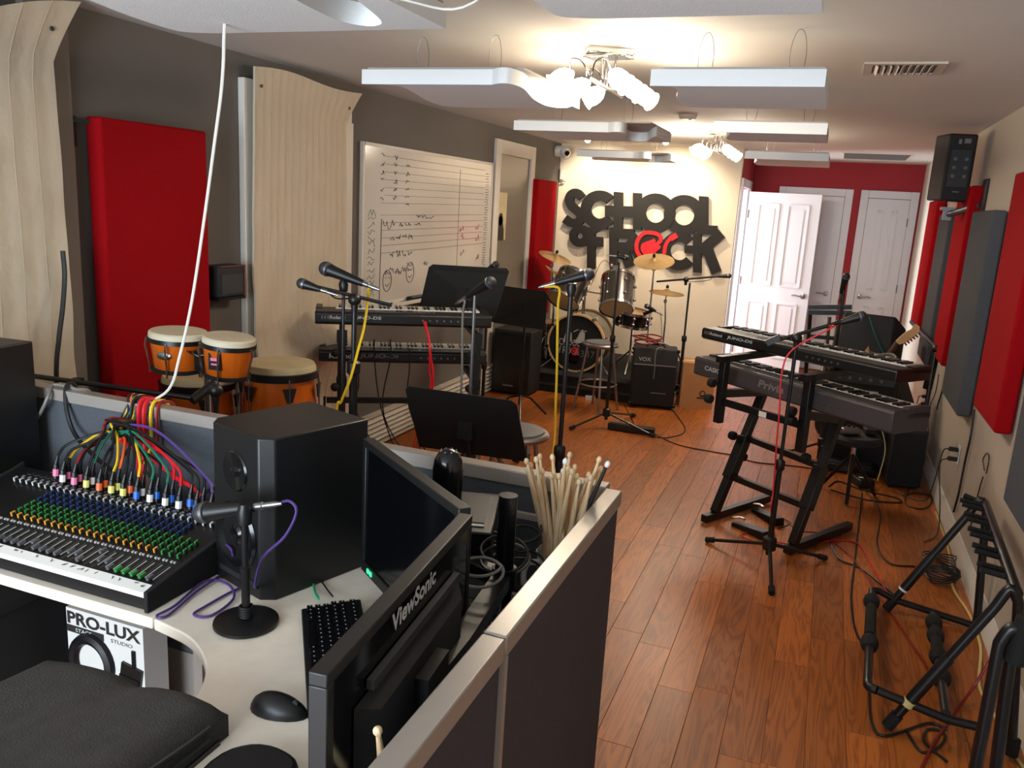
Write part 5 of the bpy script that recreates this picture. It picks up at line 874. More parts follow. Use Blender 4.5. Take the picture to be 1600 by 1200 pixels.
cymbal('brass crash cymbal at upper left of the kit in front of the red panel', PY(868, 400, 7.9), .17, (.1, .32), (-2.56, 7.95)); cymbal('brass cymbal steeply tilted below the upper left one', PY(872, 428, 8.2), .16, (-.2, .6), (-2.62, 8.3))
cymbal('large brass crash cymbal before the red guitar ring of the sign', PY(1022, 406, 7.9), .195, (.35, .0), (-1.56, 7.9)); cymbal('brass hi-hat on a chrome stand at the right end of the kit', PY(1042, 455, 8.0), .17, (.04, .06), (-1.42, 8.0), hat=True)
t = T('drum_clip', 'small black clip microphone on the rim of the right tom', 'microphone', PY(957, 428, 7.95)); B().tube(spl([PY(960, 438, 7.95), PY(957, 428, 7.95), PY(955, 418, 7.95)], 5), .018, 8).build('body', 'black', t); B().ball(PY(955, 415, 7.95), .022, 10, 8).build('grille', 'silver', t)
cable('thin_wire', 'thin black wire arching from the clip microphone to the left tom', [PY(954, 414, 7.95), PY(946, 407, 7.95), PY(938, 412, 7.95), PY(930, 430, 7.9), PY(923, 446, 7.9)], .003, 'c_black')
mic('small black microphone aimed at the snare drum on a clip', PY(1008, 477, 7.7), PY(1024, 486, 7.72), L=.1, r=.95, cord=('c_grey', [PY(1032, 490, 7.75), PY(1034, 510, 7.8), PY(1033, 540, 7.85)])); t = T('mic_claw', 'black claw clamp holding the snare microphone to the rim', 'clamp', PY(1012, 487, 7.74)); B().bar(PY(1006, 491, 7.76), PY(1020, 485, 7.74), .03, .03).build('jaw', 'black', t); B().ball(PY(1018, 484, 7.73), .02, 8, 6).build('joint', 'black_metal', t)
# ---------------------------------------------------------------- stands, amplifiers and boxes round the kit
m3 = V((-1.55, 6.42, 0)); tri_stand('slim black stand with spread tripod in front of the silver stool', m3, 1.36, ends=[G(892, 672), G(1020, 684), (-1.42, 6.9, 0)], hub=.13, r=.0105, group='straight mic stands')
mic('black overhead microphone above the drum kit, seen end on', PY(981, 403, 6.42), PY(966, 401, 6.4), L=.07, r=.85, cord=('c_grey', [PY(964, 402, 6.4), PY(963, 420, 6.42), PY(963, 455, 6.42)], .003))
sb = V((-1.16, 7.6, 0)); t = tri_stand('black boom stand between amplifier and cardboard box', sb, 1.15, rot=.3, R=.25, group='boom mic stands'); boom(t, PY(1072, 437, 7.6), PY(1026, 440, 7.6), PY(1122, 432, 7.6), .009); mic('small black microphone at the tip of the boom beside the letter K', PY(1142, 431, 7.6), PY(1122, 432, 7.6), L=.1, r=.85, cord=('c_black', [PY(1110, 437, 7.6), PY(1090, 440, 7.6), PY(1072, 440, 7.6)], .003))
t = T('guitar_amp', 'black guitar amplifier with grey logo and red cable on top', 'amplifier', (-1.38, 7.42, 0), .23); a0, a1 = -.2, .2
B(True).prism([(-.14, .03), (.13, .03), (.13, .555), (-.115, .555), (-.14, .4)], (a0, 0, 0), (0, 1, 0), (0, 0, 1), (.4, 0, 0)).build('cabinet', 'black_vinyl', t, bev=.01); B(True).span((a0+.015, -.146, .05), (a1-.015, -.139, .395)).build('grille_cloth', 'black_matte', t); B(True).span((a0+.012, -.147, .405), (a1-.012, -.139, .415)).build('chrome_strip', 'silver', t); B(True).span((-.02, -.148, .15), (.12, -.144, .158)).build('lower_badge', 'logo_dim', t)
ROOTM = ROOT[t.name]; text('VOX', ROOTM @ V((-.15, -.132, .44)), ROOTM.to_3x3() @ V((1, 0, 0)), (0, .17, 1), .11, .035, 'logo_grey', t, name='logo', ext=.006)
B(True).tube([(-.08, 0, .555), (-.07, 0, .58), (.07, 0, .58), (.08, 0, .555)], .01, 8).build('handle', 'rubber', t)
for x in (-.17, .17):
    for y in (-.1, .1): B(True).lathe([(.018, 0), (.022, .03)], (x, y, 0), n=10).build('foot', 'rubber', t)
for x in (a0, a1):
    for z in (.04, .545): B(True).ball((x, -.13 if z < .5 else -.11, z), .018, 8, 6).build('corner_guard', 'black_metal', t)
rr = random.Random(4); pts = [(-1.46+(.12+.02*math.sin(i*.9))*math.cos(i*.52), 7.38+(.09+.02*math.cos(i*1.3))*math.sin(i*.52), .572+.0016*i+.022*abs(math.sin(i*.37))) for i in range(44)]
cable('coiled_red_cable', 'dark red cable coiled on top of the guitar amplifier', pts, .007, 'c_darkred', seg=3); cable('grey_cable', 'grey cable draped over the front of the guitar amplifier', [PY(1040, 545, 7.35), PY(1028, 544, 7.2), PY(1024, 556, 7.18), PY(1023, 575, 7.18), PY(1021, 592, 7.19)], .005, 'c_grey')
t = T('cardboard_box', 'brown cardboard box with a small printed mark beside the amplifier', 'box', (-1.0, 7.7, 0)); Rb = math.atan2(.1, .28)
B().box((-1.02, 7.66, .215), (.3, .26, .43), rz=.3).build('carton', 'cardboard', t); R3 = Matrix.Rotation(.3, 3, 'Z'); fc = V((-1.02, 7.66, 0))+R3 @ V((0, -.1305, 0)); B().box(V((-1.02, 7.66, .4305)), (.3, .04, .001), rz=.3).build('tape', 'maple', t)
mk = B()
for P in fring(.05, .15, .028, .018, 14)+[[(.0, .1), (.1, .1), (.1, .112), (.0, .112)], [(.02, .118), (.08, .118), (.06, .13), (.04, .13)]]: mk.add([fc+R3 @ V((a, -.001, b)) for a, b in P], [tuple(range(len(P)))])
mk.build('printed_mark', 'ink', t, kind='stuff')
t = T('floor_speaker', 'tall black floor speaker behind the third music stand', 'speaker', (-2.62, 7.15, 0)); B().span((-2.84, 7.05, .02), (-2.46, 7.36, .62)).build('cabinet', 'black_vinyl', t, bev=.012); B().span((-2.82, 7.04, .05), (-2.48, 7.052, .58)).build('grille', 'black_metal', t); B().lathe([(.001, .004), (.1, .004), (.12, 0)], (-2.65, 7.04, .25), (0, -1, 0), 24).build('woofer', 'black', t); B().span((-2.72, 7.036, .085), (-2.62, 7.041, .1)).build('badge', 'logo_dim', t)
t = T('pedal_strip', 'long black pedal strip lying on the floor near the tripod', 'pedal', G(985, 672)); B().bar(G(950, 670)+V((0, 0, .03)), G(1022, 680)+V((0, 0, .03)), .07, .055).build('case', 'black', t, bev=.006); B().bar(G(955, 670)+V((0, 0, .058)), G(1017, 680)+V((0, 0, .058)), .03, .004).build('top_plate', 'dark_grey', t)
t = T('guitar_pick_box', 'small pale box lying at the front edge of the riser', 'box', (-1.95, 7.32, 0)); B().box((-1.93, 7.3, .02), (.09, .05, .04), .2).build('carton', 'label_white', t); B().box((-1.93, 7.3, .041), (.092, .02, .003), .2).build('band', 'grey_plastic', t)
# ---------------------------------------------------------------- right side: two keyboards on a slanted two tier stand
rA, rB = G(1093, 541, 1.0), G(1400, 612, 1.0); RU = (rB-rA).normalized(); RV = V((-RU.y, RU.x, 0))
dz = G(1097, 513, 1.034); dz2 = G(1402, 580, 1.034); rA = V((dz.x*.95, dz.y*.95, 1.006)); rB = V((dz2.x*.95, dz2.y*.95, 1.006))
keyboard('long black synthesizer with teal stripe on the upper tier of the slanted stand', rA, rB, .072, .3, 52, 'black', [('|||', .02, .05, .5, .75, 'logo_dim', 0), ('Roland', .055, .13, .5, .75, 'logo_grey', 0), ('JUNO-DS', .16, .31, .46, .78, 'logo_grey', .1)], (.03, .31, .36))
kA2 = V((-.689, 5.018, .809)); cB = V((.374, 4.129, .809))
keyboard('long dark grey digital piano on the lower tier of the slanted stand', kA2, cB, .1155, .28, 52, 'kb_grey', [('CASIO', .07, .17, .42, .66, 'logo_grey', 0), ('Privia', .385, .52, .36, .74, 'logo_dim', .15)], name='digital_piano')
Nl, Fl_, Nr, Fr_ = V((-.49, 4.66, 0)), V((-.165, 5.24, 0)), V((-.013, 4.42, 0)), V((.315, 4.99, 0))
def PL(px, py, P0, w_): # ray meets the vertical plane through P0 along w_
    n = V((w_.y, -w_.x, 0)); d = ray(px, py); k = (P0-CAM).dot(n)/d.dot(n); return CAM+d*k
t = T('slant_stand', 'black slanted two tier keyboard stand with ladder crossbars', 'stand', ((Nl.x+Fr_.x)/2, (Nl.y+Fr_.y)/2, 0)); side = []
for P0, P1, pts in ((Nl, Fl_, ((1117, 798), (1193, 612), (1122, 660), (1140, 550), (1120, 600), (1115, 625), (1152, 683), (1168, 716))), (Nr, Fr_, ((1240, 843), (1310, 655), (1250, 706), (1262, 565), (1246, 645), (1246, 660), (1268, 718), (1288, 752)))):
    w_ = (P1-P0).normalized(); Q = [PL(*p, P0, w_) for p in pts]; side.append(Q)
    B().bar(P0+V((0, 0, .03)), P1+V((0, 0, .03)), .042, .045).build('foot_bar', 'black_metal', t, bev=.003)
    b0 = V((Q[0].x, Q[0].y, .05)); tp = Q[1]; B().bar(b0, tp, .046, .046, up=RU).bar(b0.lerp(tp, .28), b0.lerp(tp, .62), .062, .062, up=RU).build('slant_post', 'black_metal', t, bev=.003)
    pt_ = V((Q[2].x, Q[2].y, 1.003)); B().bar(Q[2], pt_, .044, .044, up=RU).build('tier_post', 'black_metal', t, bev=.003); am = Q[2].lerp(Q[3], .42)
    B().bar(am, tp, .04, .045).bar(tp, tp+w_*.12+V((0, 0, .02)), .04, .04).build('lower_arm', 'black_metal', t); uz = V((Q[2].x, Q[2].y, .986)); B().bar(uz-w_*.06, uz+w_*.85, .04, .036).build('upper_arm', 'black_metal', t)
    for p in Q[4:]: B().lathe([(.001, -.02), (.024, -.018), (.028, 0), (.024, .018), (.001, .02)], p-RU*.035, RU, 14).build('knob', 'rubber', t)
for i in range(3):
    a = [side[0][2].lerp(side[0][3], .3), V((side[0][0].x, side[0][0].y, .05)).lerp(side[0][1], .62), V((side[0][0].x, side[0][0].y, .05)).lerp(side[0][1], .3)][i]; b_ = [side[1][2].lerp(side[1][3], .3), V((side[1][0].x, side[1][0].y, .05)).lerp(side[1][1], .62), V((side[1][0].x, side[1][0].y, .05)).lerp(side[1][1], .3)][i]
    B().bar(a, b_, .03, .035).build('cross_bar', 'black_metal', t)
    if i == 0: B().bar(a.lerp(b_, .49)+V((0, -.017, 0)), a.lerp(b_, .58)+V((0, -.017, 0)), .004, .03).build('sticker', 'sticker', t)
# boom stand in front of the slanted stand
E3 = [G(1106, 848), G(1205, 930), G(1287, 876)]; c = (E3[0]+E3[1]+E3[2])/3; hz = 1.08
t = tri_stand('black boom stand with spread tripod in front of the slanted stand', c, 1.0, ends=E3, hub=.12, r=.0115, group='boom mic stands'); piv = c.copy(); d = ray(1238, 528); k = math.hypot(c.x, c.y)/math.hypot(d.x, d.y); piv.z = (CAM+d*k).z
B().tube([(c.x, c.y, .98), (c.x, c.y, piv.z)], .0095, 10).build('upper_tube', 'black_metal', t); boom(t, piv, PY(1196, 537, piv.y), PY(1335, 497, piv.y+.05), .0095); B().bar(PY(1198, 536, piv.y), PY(1218, 527, piv.y), .03, .03).build('counterweight', 'black', t)
mic('black microphone at the upper end of the boom over the keyboards', PY(1352, 492, piv.y+.06), PY(1326, 500, piv.y+.05), L=.1, r=.95, cord=('c_red', [PY(1300, 512, piv.y), PY(1240, 545, piv.y-.01), PY(1222, 580, piv.y-.02), PY(1218, 640, piv.y-.02), PY(1213, 700, piv.y-.02), PY(1209, 760, piv.y-.01), PY(1205, 800, piv.y+.01), G(1210, 845, .02), G(1195, 850, .01), G(1160, 838, .008), G(1175, 832, .008), G(1230, 850, .008), G(1330, 845, .006), G(1360, 880, .006), G(1385, 925, .006)], .0042))
# pedals
for lab, p, q in (('black sustain pedal with chrome tongue, left of the pair', G(1148, 820), G(1197, 843)), ('black sustain pedal with chrome tongue, right of the pair', G(1180, 799), G(1216, 822))):
    t = T('sustain_pedal', lab, 'pedal', (p+q)/2, group='sustain pedals on the floor'); d = (q-p).normalized(); u_ = V((-d.y, d.x, 0)); q = p+d*.24
    B().hexa([p+u_*.035, p-u_*.035, q-u_*.04, q+u_*.04, p+u_*.033+V((0, 0, .022)), p-u_*.033+V((0, 0, .022)), q-u_*.036+V((0, 0, .05)), q+u_*.036+V((0, 0, .05))]).build('case', 'black', t, bev=.006); a = p+d*.0+V((0, 0, .045)); B().grid(4, 8, lambda u, v: a+d*(-.02+.1*v)+u_*(u-.5)*.05*(.5+.5*math.sin(PI*min(1, v*1.3+.2)))+V((0, 0, .018*math.sin(2*v)-.006*(2*u-1)**2)), (0, 0, .004)).build('tongue', 'chrome', t)
cable('pedal_cable', 'black cable from the sustain pedals across the floor', [G(1217, 826), G(1235, 818), G(1225, 812), G(1250, 830), G(1290, 836), G(1310, 872, .006), G(1345, 888, .006), G(1380, 915, .006), G(1400, 930, .006)], .005, 'c_black')
# gear behind the keyboards
t = T('guitar_stack', 'black amplifier cabinet behind the digital piano at the cream wall', 'amplifier', (.42, 6.6, 0)); a, b_ = PY(1296, 572, 6.35), PY(1408, 585, 6.35)
zt = (a.z+b_.z)/2; B().hexa([(a.x, 6.35, .02), (b_.x, 6.35, .02), (b_.x+.06, 6.72, .02), (a.x+.04, 6.72, .02), (a.x, 6.35, zt), (b_.x, 6.35, zt), (b_.x+.06, 6.72, zt), (a.x+.04, 6.72, zt)]).build('cabinet', 'black_vinyl', t, bev=.012); B().span((a.x+.03, 6.338, .06), (b_.x-.03, 6.35, zt-.12)).build('grille_cloth', 'black_matte', t); B().span((a.x+.03, 6.34, zt-.1), (b_.x-.03, 6.35, zt-.03)).build('control_panel', 'dark_grey', t); B().span((b_.x-.25, 6.334, zt-.16), (b_.x-.13, 6.339, zt-.145)).build('badge', 'logo_grey', t)
for i in range(5): B().lathe([(.014, 0), (.012, .016), (.001, .016)], (a.x+.08+i*.07, 6.34, zt-.065), (0, -1, 0), 10).build('knob', 'grey_plastic', t)
t = T('tilted_amp', 'black amplifier tilted backwards against the cream wall, one corner up', 'amplifier', (.6, 6.55, 0)); B().box((.585, 6.62, .40), (.26, .34, .56), mat=Matrix.Rotation(-.3, 3, 'Z') @ Matrix.Rotation(-.42, 3, 'Y')).build('cabinet', 'black_vinyl', t, bev=.012); B().box((.52, 6.42, .4), (.2, .01, .45), mat=Matrix.Rotation(-.3, 3, 'Z') @ Matrix.Rotation(-.42, 3, 'Y')).build('grille_cloth', 'black_matte', t); B().span((.51, 6.5, 0), (.67, 6.75, .16)).build('tilt_leg', 'black_metal', t)
TL, TR, BR, BL = PY(1320, 487, 6.95), PY(1402, 497, 6.95), PY(1391, 575, 6.95), PY(1300, 566, 6.95); bk = V((.05, .34, -.02)); t = T('stage_wedge', 'black stage monitor wedge with a small gold triangle badge', 'speaker', BL)
B().hexa([BL, BR, BR+bk+V((.05, 0, .04)), BL+bk, TL+V((0, .1, 0)), TR+V((0, .1, 0)), TR+bk+V((.06, .02, -.1)), TL+bk+V((0, .0, -.08))]).build('cabinet', 'black_vinyl', t, bev=.014); n = (TR-TL).cross(V((0, .1, 0))+TL-BL).normalized(); n = -n if n.y > 0 else n
def wf_(a_, b2): return BL.lerp(BR, a_).lerp((TL+V((0, .1, 0))).lerp(TR+V((0, .1, 0)), a_), b2)+n*.003
q4 = [wf_(.05, .06), wf_(.95, .06), wf_(.95, .95), wf_(.05, .95)]; B().add(q4+[p+n*.008 for p in q4], [(0, 1, 2, 3), (4, 5, 6, 7), (0, 1, 5, 4), (1, 2, 6, 5), (2, 3, 7, 6), (3, 0, 4, 7)]).build('grille', 'black_metal', t); tr3 = [wf_(.46, .14)+n*.009, wf_(.66, .14)+n*.009, wf_(.57, .38)+n*.009]; B().add(tr3+[p+n*.002 for p in tr3], [(0, 1, 2), (3, 4, 5), (0, 1, 4, 3), (1, 2, 5, 4), (2, 0, 3, 5)]).build('triangle_badge', 'gold_tri', t)
zb = min(BL.z, BR.z); t = T('speaker_plinth', 'dark case under the stage wedge', 'case', (BL.x+.2, 7.1, 0)); B().span((BL.x+.02, 6.98, 0), (BR.x-.02, 7.3, zb-.03)).build('case', 'black_matte', t, bev=.01)
for x in (BL.x+.05, BR.x-.06): B().span((x, 6.975, zb-.12), (x+.03, 6.98, zb-.06)).build('latch', 'steel_grey', t)
zc = zt+.012; cc = V(((a.x+b_.x)/2+.1, 6.5, zc)); rr = random.Random(8); pts = [cc+V(((.15+.02*math.sin(i*1.1))*math.cos(i*.5)*(1 if i < 30 else .7), (.1+.02*math.cos(i*.7))*math.sin(i*.5), .0018*i+.025*abs(math.sin(i*.61)))) for i in range(46)]
cable('coiled_cable', 'olive grey cable coiled on top of the amplifier at the cream wall', pts, .009, 'c_grey', seg=3); cable('green_cable', 'dark green cable running down over the stage wedge', [PY(1358, 494, 6.9), PY(1368, 525, 6.88), PY(1382, 555, 6.85), PY(1388, 572, 6.6)], .006, 'c_green')
t = T('cable_tag_box', 'small pale adapter box lying on the amplifier beside the coil', 'adapter', (a.x+.2, 6.42, zt)); B().box((a.x+.3, 6.44, zt+.02), (.09, .06, .04), .3).build('body', 'maple', t, bev=.004); B().tube([(a.x+.34, 6.45, zt+.02), (a.x+.42, 6.48, zt+.012)], .005, 6).build('lead', 'c_grey', t)
# guitar with maple headstock behind the amplifiers
t = T('electric_guitar', 'electric guitar leaning at the wall, pale maple headstock showing', 'guitar', (.55, 6.95, 0)); hA, hB = PY(1402, 536, 6.85), PY(1438, 510, 6.85); d = (hB-hA).normalized(); dn = V((-.42, .05, -.9)).normalized(); u_ = V((d.z, 0, -d.x)).normalized()
P = [(-.02, 0), (-.028, .03), (-.04, .06), (-.042, .12), (-.03, .17), (0, .195), (.03, .19), (.035, .165), (.022, .14), (.03, .1), (.026, .04), (.02, 0)]; B().prism(P, hA, -u_, d, V((0, .016, 0))).build('headstock', 'maple', t, bev=.002)
for i in range(6): B().tube([hA+d*(.04+i*.024)+u_*.03, hA+d*(.04+i*.024)+u_*.055], .007, 8).build('tuner', 'chrome', t)
e = hA+dn*.62; B().tube([hA+V((0, .008, 0)), e+V((0, .008, 0))], [.021, .028], 10).build('neck', 'rosewood', t); R3 = Matrix((V((0, 1, 0)).cross(dn), V((0, 1, 0)), dn)).transposed()
b = B().prism([(p.x, p.y) for p in spl([(-.1, -.02, 0), (-.16, .02, 0), (-.14, .1, 0), (-.12, .17, 0), (-.17, .27, 0), (-.12, .37, 0), (0, .4, 0), (.12, .37, 0), (.17, .27, 0), (.12, .17, 0), (.13, .1, 0), (.12, .0, 0), (.07, .05, 0), (0, .06, 0), (-.06, .05, 0)], 4)], e-dn*.08, R3.col[0], dn, V((0, .045, 0))); b.build('body', 'black_gloss', t, bev=.006)
zfeet = min(v_.z for v_ in b.v); t2 = T('guitar_stand', 'black floor stand holding the electric guitar', 'stand', (e.x, 6.95, 0)); B().tube([(e.x-.1, 6.8, .0), (e.x-.02, 6.98, zfeet+.1), (e.x, 7.0, .55)], .01, 8).tube([(e.x+.12, 6.8, .0), (e.x-.02, 6.98, zfeet+.1)], .01, 8).tube([(e.x, 7.15, 0), (e.x-.02, 6.98, zfeet+.1)], .01, 8).build('tripod_frame', 'black_metal', t2); B().tube([(e.x-.12, 6.82, zfeet+.02), (e.x-.12, 6.92, zfeet), (e.x+.12, 6.92, zfeet), (e.x+.12, 6.82, zfeet+.02)], .008, 6).build('cradle', 'rubber', t2)
# leaning folded stand at the wall, mic stand, flat topped stand
t = T('folded_stand', 'black folded boom stand leaning against the cream wall', 'stand', (.8, 6.35, 0)); lt_, lb = PX(1463, 545, .79), V((.76, 6.25, .012)); B().tube([lb, lt_], [.014, .016], 10).build('pole', 'black_metal', t); q_ = PX(1424, 503, .74); B().tube([lt_, q_], [.022, .017], 10).build('folded_arm', 'black_metal', t); B().ball(lt_, .03, 10, 8).build('joint', 'black', t); B().bar(lt_+V((.0, .02, -.02)), lt_+V((-.01, .03, -.3)), .05, .04).build('folded_leg', 'black', t)
pm = G(1322, 432, 1.395); sm = V((pm.x, pm.y, 0)); tri_stand('black mic stand standing before the far white doors', sm, 1.36, rot=.7, R=.26, group='straight mic stands'); mic('black round headed microphone before the far white doors', PY(1323, 428, pm.y-.03), PY(1316, 452, pm.y+.0), L=.13, r=1.1, cord=('c_black', [PY(1314, 470, pm.y+.03), PY(1311, 520, pm.y+.03), V((sm.x, sm.y+.05, .4)), V((sm.x+.1, sm.y+.1, .01))], .004))
t = T('flat_stand', 'black flat topped folding stand before the open door', 'stand', (.1, 7.2, 0)); y = 7.2
for p, q in (((1263, 480), (1331, 480)), ((1263, 488), (1331, 489))): B().bar(PY(*p, y), PY(*q, y), .05, .035).build('top_bar', 'black_metal', t)
for p, q in (((1266, 490), (1254, 660)), ((1327, 490), (1312, 660)), ((1310, 500), (1293, 575)), ((1296, 495), (1284, 660))): a_, c_ = PY(*p, y+.02), PY(*q, y+.02); c_.z = .01; B().tube([a_, c_], .017, 8).build('leg', 'chrome' if p[0] in (1310, 1296) else 'black_metal', t)
B().bar(PY(1263, 525, y+.02), PY(1318, 530, y+.02), .03, .03).build('brace', 'black_metal', t)
t = T('small_cabinet', 'small black speaker cabinet on the floor below the digital piano', 'speaker', (.68, 6.15, 0)); B().hexa([(.565, 6.0, .012), (.785, 6.05, .012), (.76, 6.3, .012), (.55, 6.26, .012), (.565, 6.0, .415), (.785, 6.05, .415), (.76, 6.3, .415), (.55, 6.26, .415)]).build('cabinet', 'black_vinyl', t, bev=.01); B().hexa([(.58, 5.996, .04), (.77, 6.04, .04), (.77, 6.05, .04), (.58, 6.005, .04), (.58, 5.996, .39), (.77, 6.04, .39), (.77, 6.05, .39), (.58, 6.005, .39)]).build('grille_cloth', 'black_matte', t)
for x, yy in ((.59, 6.03), (.75, 6.07), (.74, 6.26), (.58, 6.24)): B().lathe([(.014, 0), (.016, .014)], (x, yy, 0), n=8).build('foot', 'rubber', t)
# dark stool with gear, pedal board, adapters
sc_ = G(1338, 676, .44); t = T('low_stool', 'low black round stool under the digital piano carrying small gear', 'stool', (sc_.x, sc_.y, 0)); B().lathe([(.001, .37), (.13, .37), (.16, .385), (.165, .41), (.15, .43), (.001, .435)], (sc_.x, sc_.y, 0), n=32).build('seat', 'black_vinyl', t)
for k in range(3): a = k*2*PI/3+.5; B().tube([(sc_.x, sc_.y, .3), (sc_.x+.2*math.cos(a), sc_.y+.2*math.sin(a), .01)], .012, 8).build('leg', 'black_metal', t)
B().tube([(sc_.x, sc_.y, .12), (sc_.x, sc_.y, .38)], .015, 10).build('post', 'chrome', t)
t = T('effect_pedal', 'small silver effect pedal lying on the low black stool', 'pedal', sc_); B().box(sc_+V((-.05, -.04, .02)), (.12, .08, .04), .5).build('case', 'silver', t, bev=.004); 
for i in range(3): B().lathe([(.009, 0), (.009, .014)], sc_+V((-.08+.03*i, -.03, .04)), n=8).build('knob', 'black', t)
t = T('power_adapter', 'small black power adapter on the low black stool beside the effect pedal', 'adapter', sc_+V((.09, 0, 0))); B().box(sc_+V((.08, .03, .018)), (.07, .09, .036), .2).build('case', 'black', t, bev=.004); B().tube(spl([sc_+V((.08, .07, .02)), sc_+V((.14, .1, .04)), sc_+V((.19, .05, -.1)), sc_+V((.17, 0, -.3))], 5), .004, 6).build('cord', 'c_cream', t)
pa = G(1285, 728); pb_ = G(1368, 742); t = T('pedal_board', 'flat black pedal board on the floor under the digital piano', 'pedal board', (pa+pb_)/2); B().bar(pa+V((0, 0, .035)), pb_+V((0, 0, .035)), .2, .05).build('frame', 'black', t, bev=.006); B().bar(pa.lerp(pb_, .1)+V((0, 0, .063)), pa.lerp(pb_, .9)+V((0, 0, .063)), .14, .008).build('top_plate', 'dark_grey', t)
g = G(1346, 758); t = T('power_brick', 'black power brick with a white light on the floor', 'adapter', g); B().box(g+V((0, 0, .03)), (.11, .16, .06), .4).build('case', 'black', t, bev=.008); B().box(g+V((-.01, -.02, .061)), (.03, .02, .002), .4).build('white_label', 'label_white', t)
# guitar rack, nearest right corner
t = T('guitar_rack', 'black tubular multi guitar rack with foam pads along the cream wall', 'guitar rack', (.5, 3.45, 0)); yf, yn = 3.97, 2.97
def tube(nm, P, r=.0175, mt='black_metal', n=10, lab=None): return B().tube(P, r, n).build(nm, mt, t, label=lab)
apF, apN = PY(1531, 785, yf), PY(1578, 925, yn); apF.x = min(apF.x, .80); apN.x = min(apN.x, .83)
for y, ft, ap, rx in ((yf, G(1386, 957), apF, PY(1527, 985, yf)), (yn, G(1388, 1142), apN, None)):
    ft = V((ft.x, y, .02)); rxx = min(.84, rx.x if rx else ap.x+.1); rear = V((rxx, y, .02)); m1 = ap+(ft-ap).normalized()*.08+V((0, 0, .005)); m2 = ap+V((.03, 0, -.03))
    tube('side_frame', [ft, m1]+spl([m1, ap+V((0, 0, .012)), m2], 5)[1:]+[rear]); dd = (m1-ft).normalized(); tube('foot_sleeve', [ft+dd*.12, ft+dd*.34], .021, 'black'); tube('rubber_foot', [ft-dd*.01, ft+dd*.05], .022, 'rubber'); tube('rubber_foot', [rear, rear+V((0, 0, .06))], .022, 'rubber')
    if y == yn: tube('yellow_tape', [ft+dd*.10, ft+dd*.125], .0225, 'c_cream', lab='yellow tape band')
    else: tube('white_clip', [ft+dd*.112, ft+dd*.122], .0225, 'label_white')
bF = [PY(1362, 921, yf), PY(1400, 938, yf), PY(1552, 983, yf)]; zb_ = .5*(bF[0].z+bF[1].z); frx = bF[0].x; rrx = .62
bN = [PY(1356, 1075, yn), PY(1480, 1124, yn)]
tube('cradle_arm', [V((frx+.03, yf, bF[0].z)), bF[1], V((min(bF[2].x, .82), yf, bF[2].z))], .016); tube('cradle_arm', [V((bN[0].x+.03, yn, bN[0].z)), bN[1], V((bN[1].x+.1, yn, bN[1].z))], .016)
fa, fb = V((frx, yf-.04, bF[0].z)), V((bN[0].x, yn+.04, bN[0].z)); tube('front_rail', spl([V((frx+.03, yf, bF[0].z)), V((frx+.004, yf-.012, bF[0].z)), fa], 4)+spl([fb, V((fb.x+.004, yn+.012, fb.z)), V((bN[0].x+.03, yn, bN[0].z))], 4), .017)
ra, rb2 = PY(1457, 958, yf), PY(1478, 1115, yn); tube('rear_rail', [ra, rb2], .017)
for nm, p, q, fs in (('front', fa, fb, (.12, .62)), ('rear', ra, rb2, (.12, .28, .5, .7))):
    for f_ in fs: c_ = p.lerp(q, f_); d = (q-p).normalized(); B().lathe([(.02, -.045), (.032, -.03), (.036, 0), (.032, .03), (.02, .045)], c_, d, 14).build('foam_pad', 'rubber', t)
    tube('foam_sleeve', [p.lerp(q, .2), p.lerp(q, .55)], .023, 'rubber')
tube('neck_rail', [apF+V((.02, 0, -.0)), apN+V((.02, 0, .0))], .02)
for i in range(5):
    c_ = apF.lerp(apN, .08+i*.19)+V((.02, 0, 0))
    for s in (-.03, .03): tube('neck_peg', [c_+V((0, s, 0)), c_+V((-.1, s, .012))], .011, 'rubber', 8)
tube('rail_cap', [apF+V((-.0, .0, .0)), apF+V((-.06, .03, .012))], .012, 'rubber')
t = T('floor_stand', 'black tubular stand frame at the very corner nearest the viewer', 'stand', (.72, 2.5, 0)); yc = 2.55
p0, p1, p2, p3 = PY(1530, 1172, yc), PY(1562, 1005, yc), PY(1596, 985, yc), PY(1577, 1150, yc+.05)
for P in ([V((p0.x, yc, .02)), p0.lerp(p1, .2), p1]+spl([p1, p1+V((.02, 0, .05)), p2], 4)[1:]+[V((p2.x+.05, yc, p2.z-.01))], [V((p3.x, yc+.08, .02)), V((p2.x-.0, yc+.08, p2.z-.03))]): tube('upright', P, .019)
e0 = PY(1525, 1195, 2.3); tube('foot_tube', [V((e0.x-.05, 2.3, .05)), V((.8, 2.62, .09))], .026, 'black'); tube('clamp', [V((p2.x, yc, p2.z-.1)), V((p2.x+.01, yc, p2.z+.04))], .03, 'rubber')
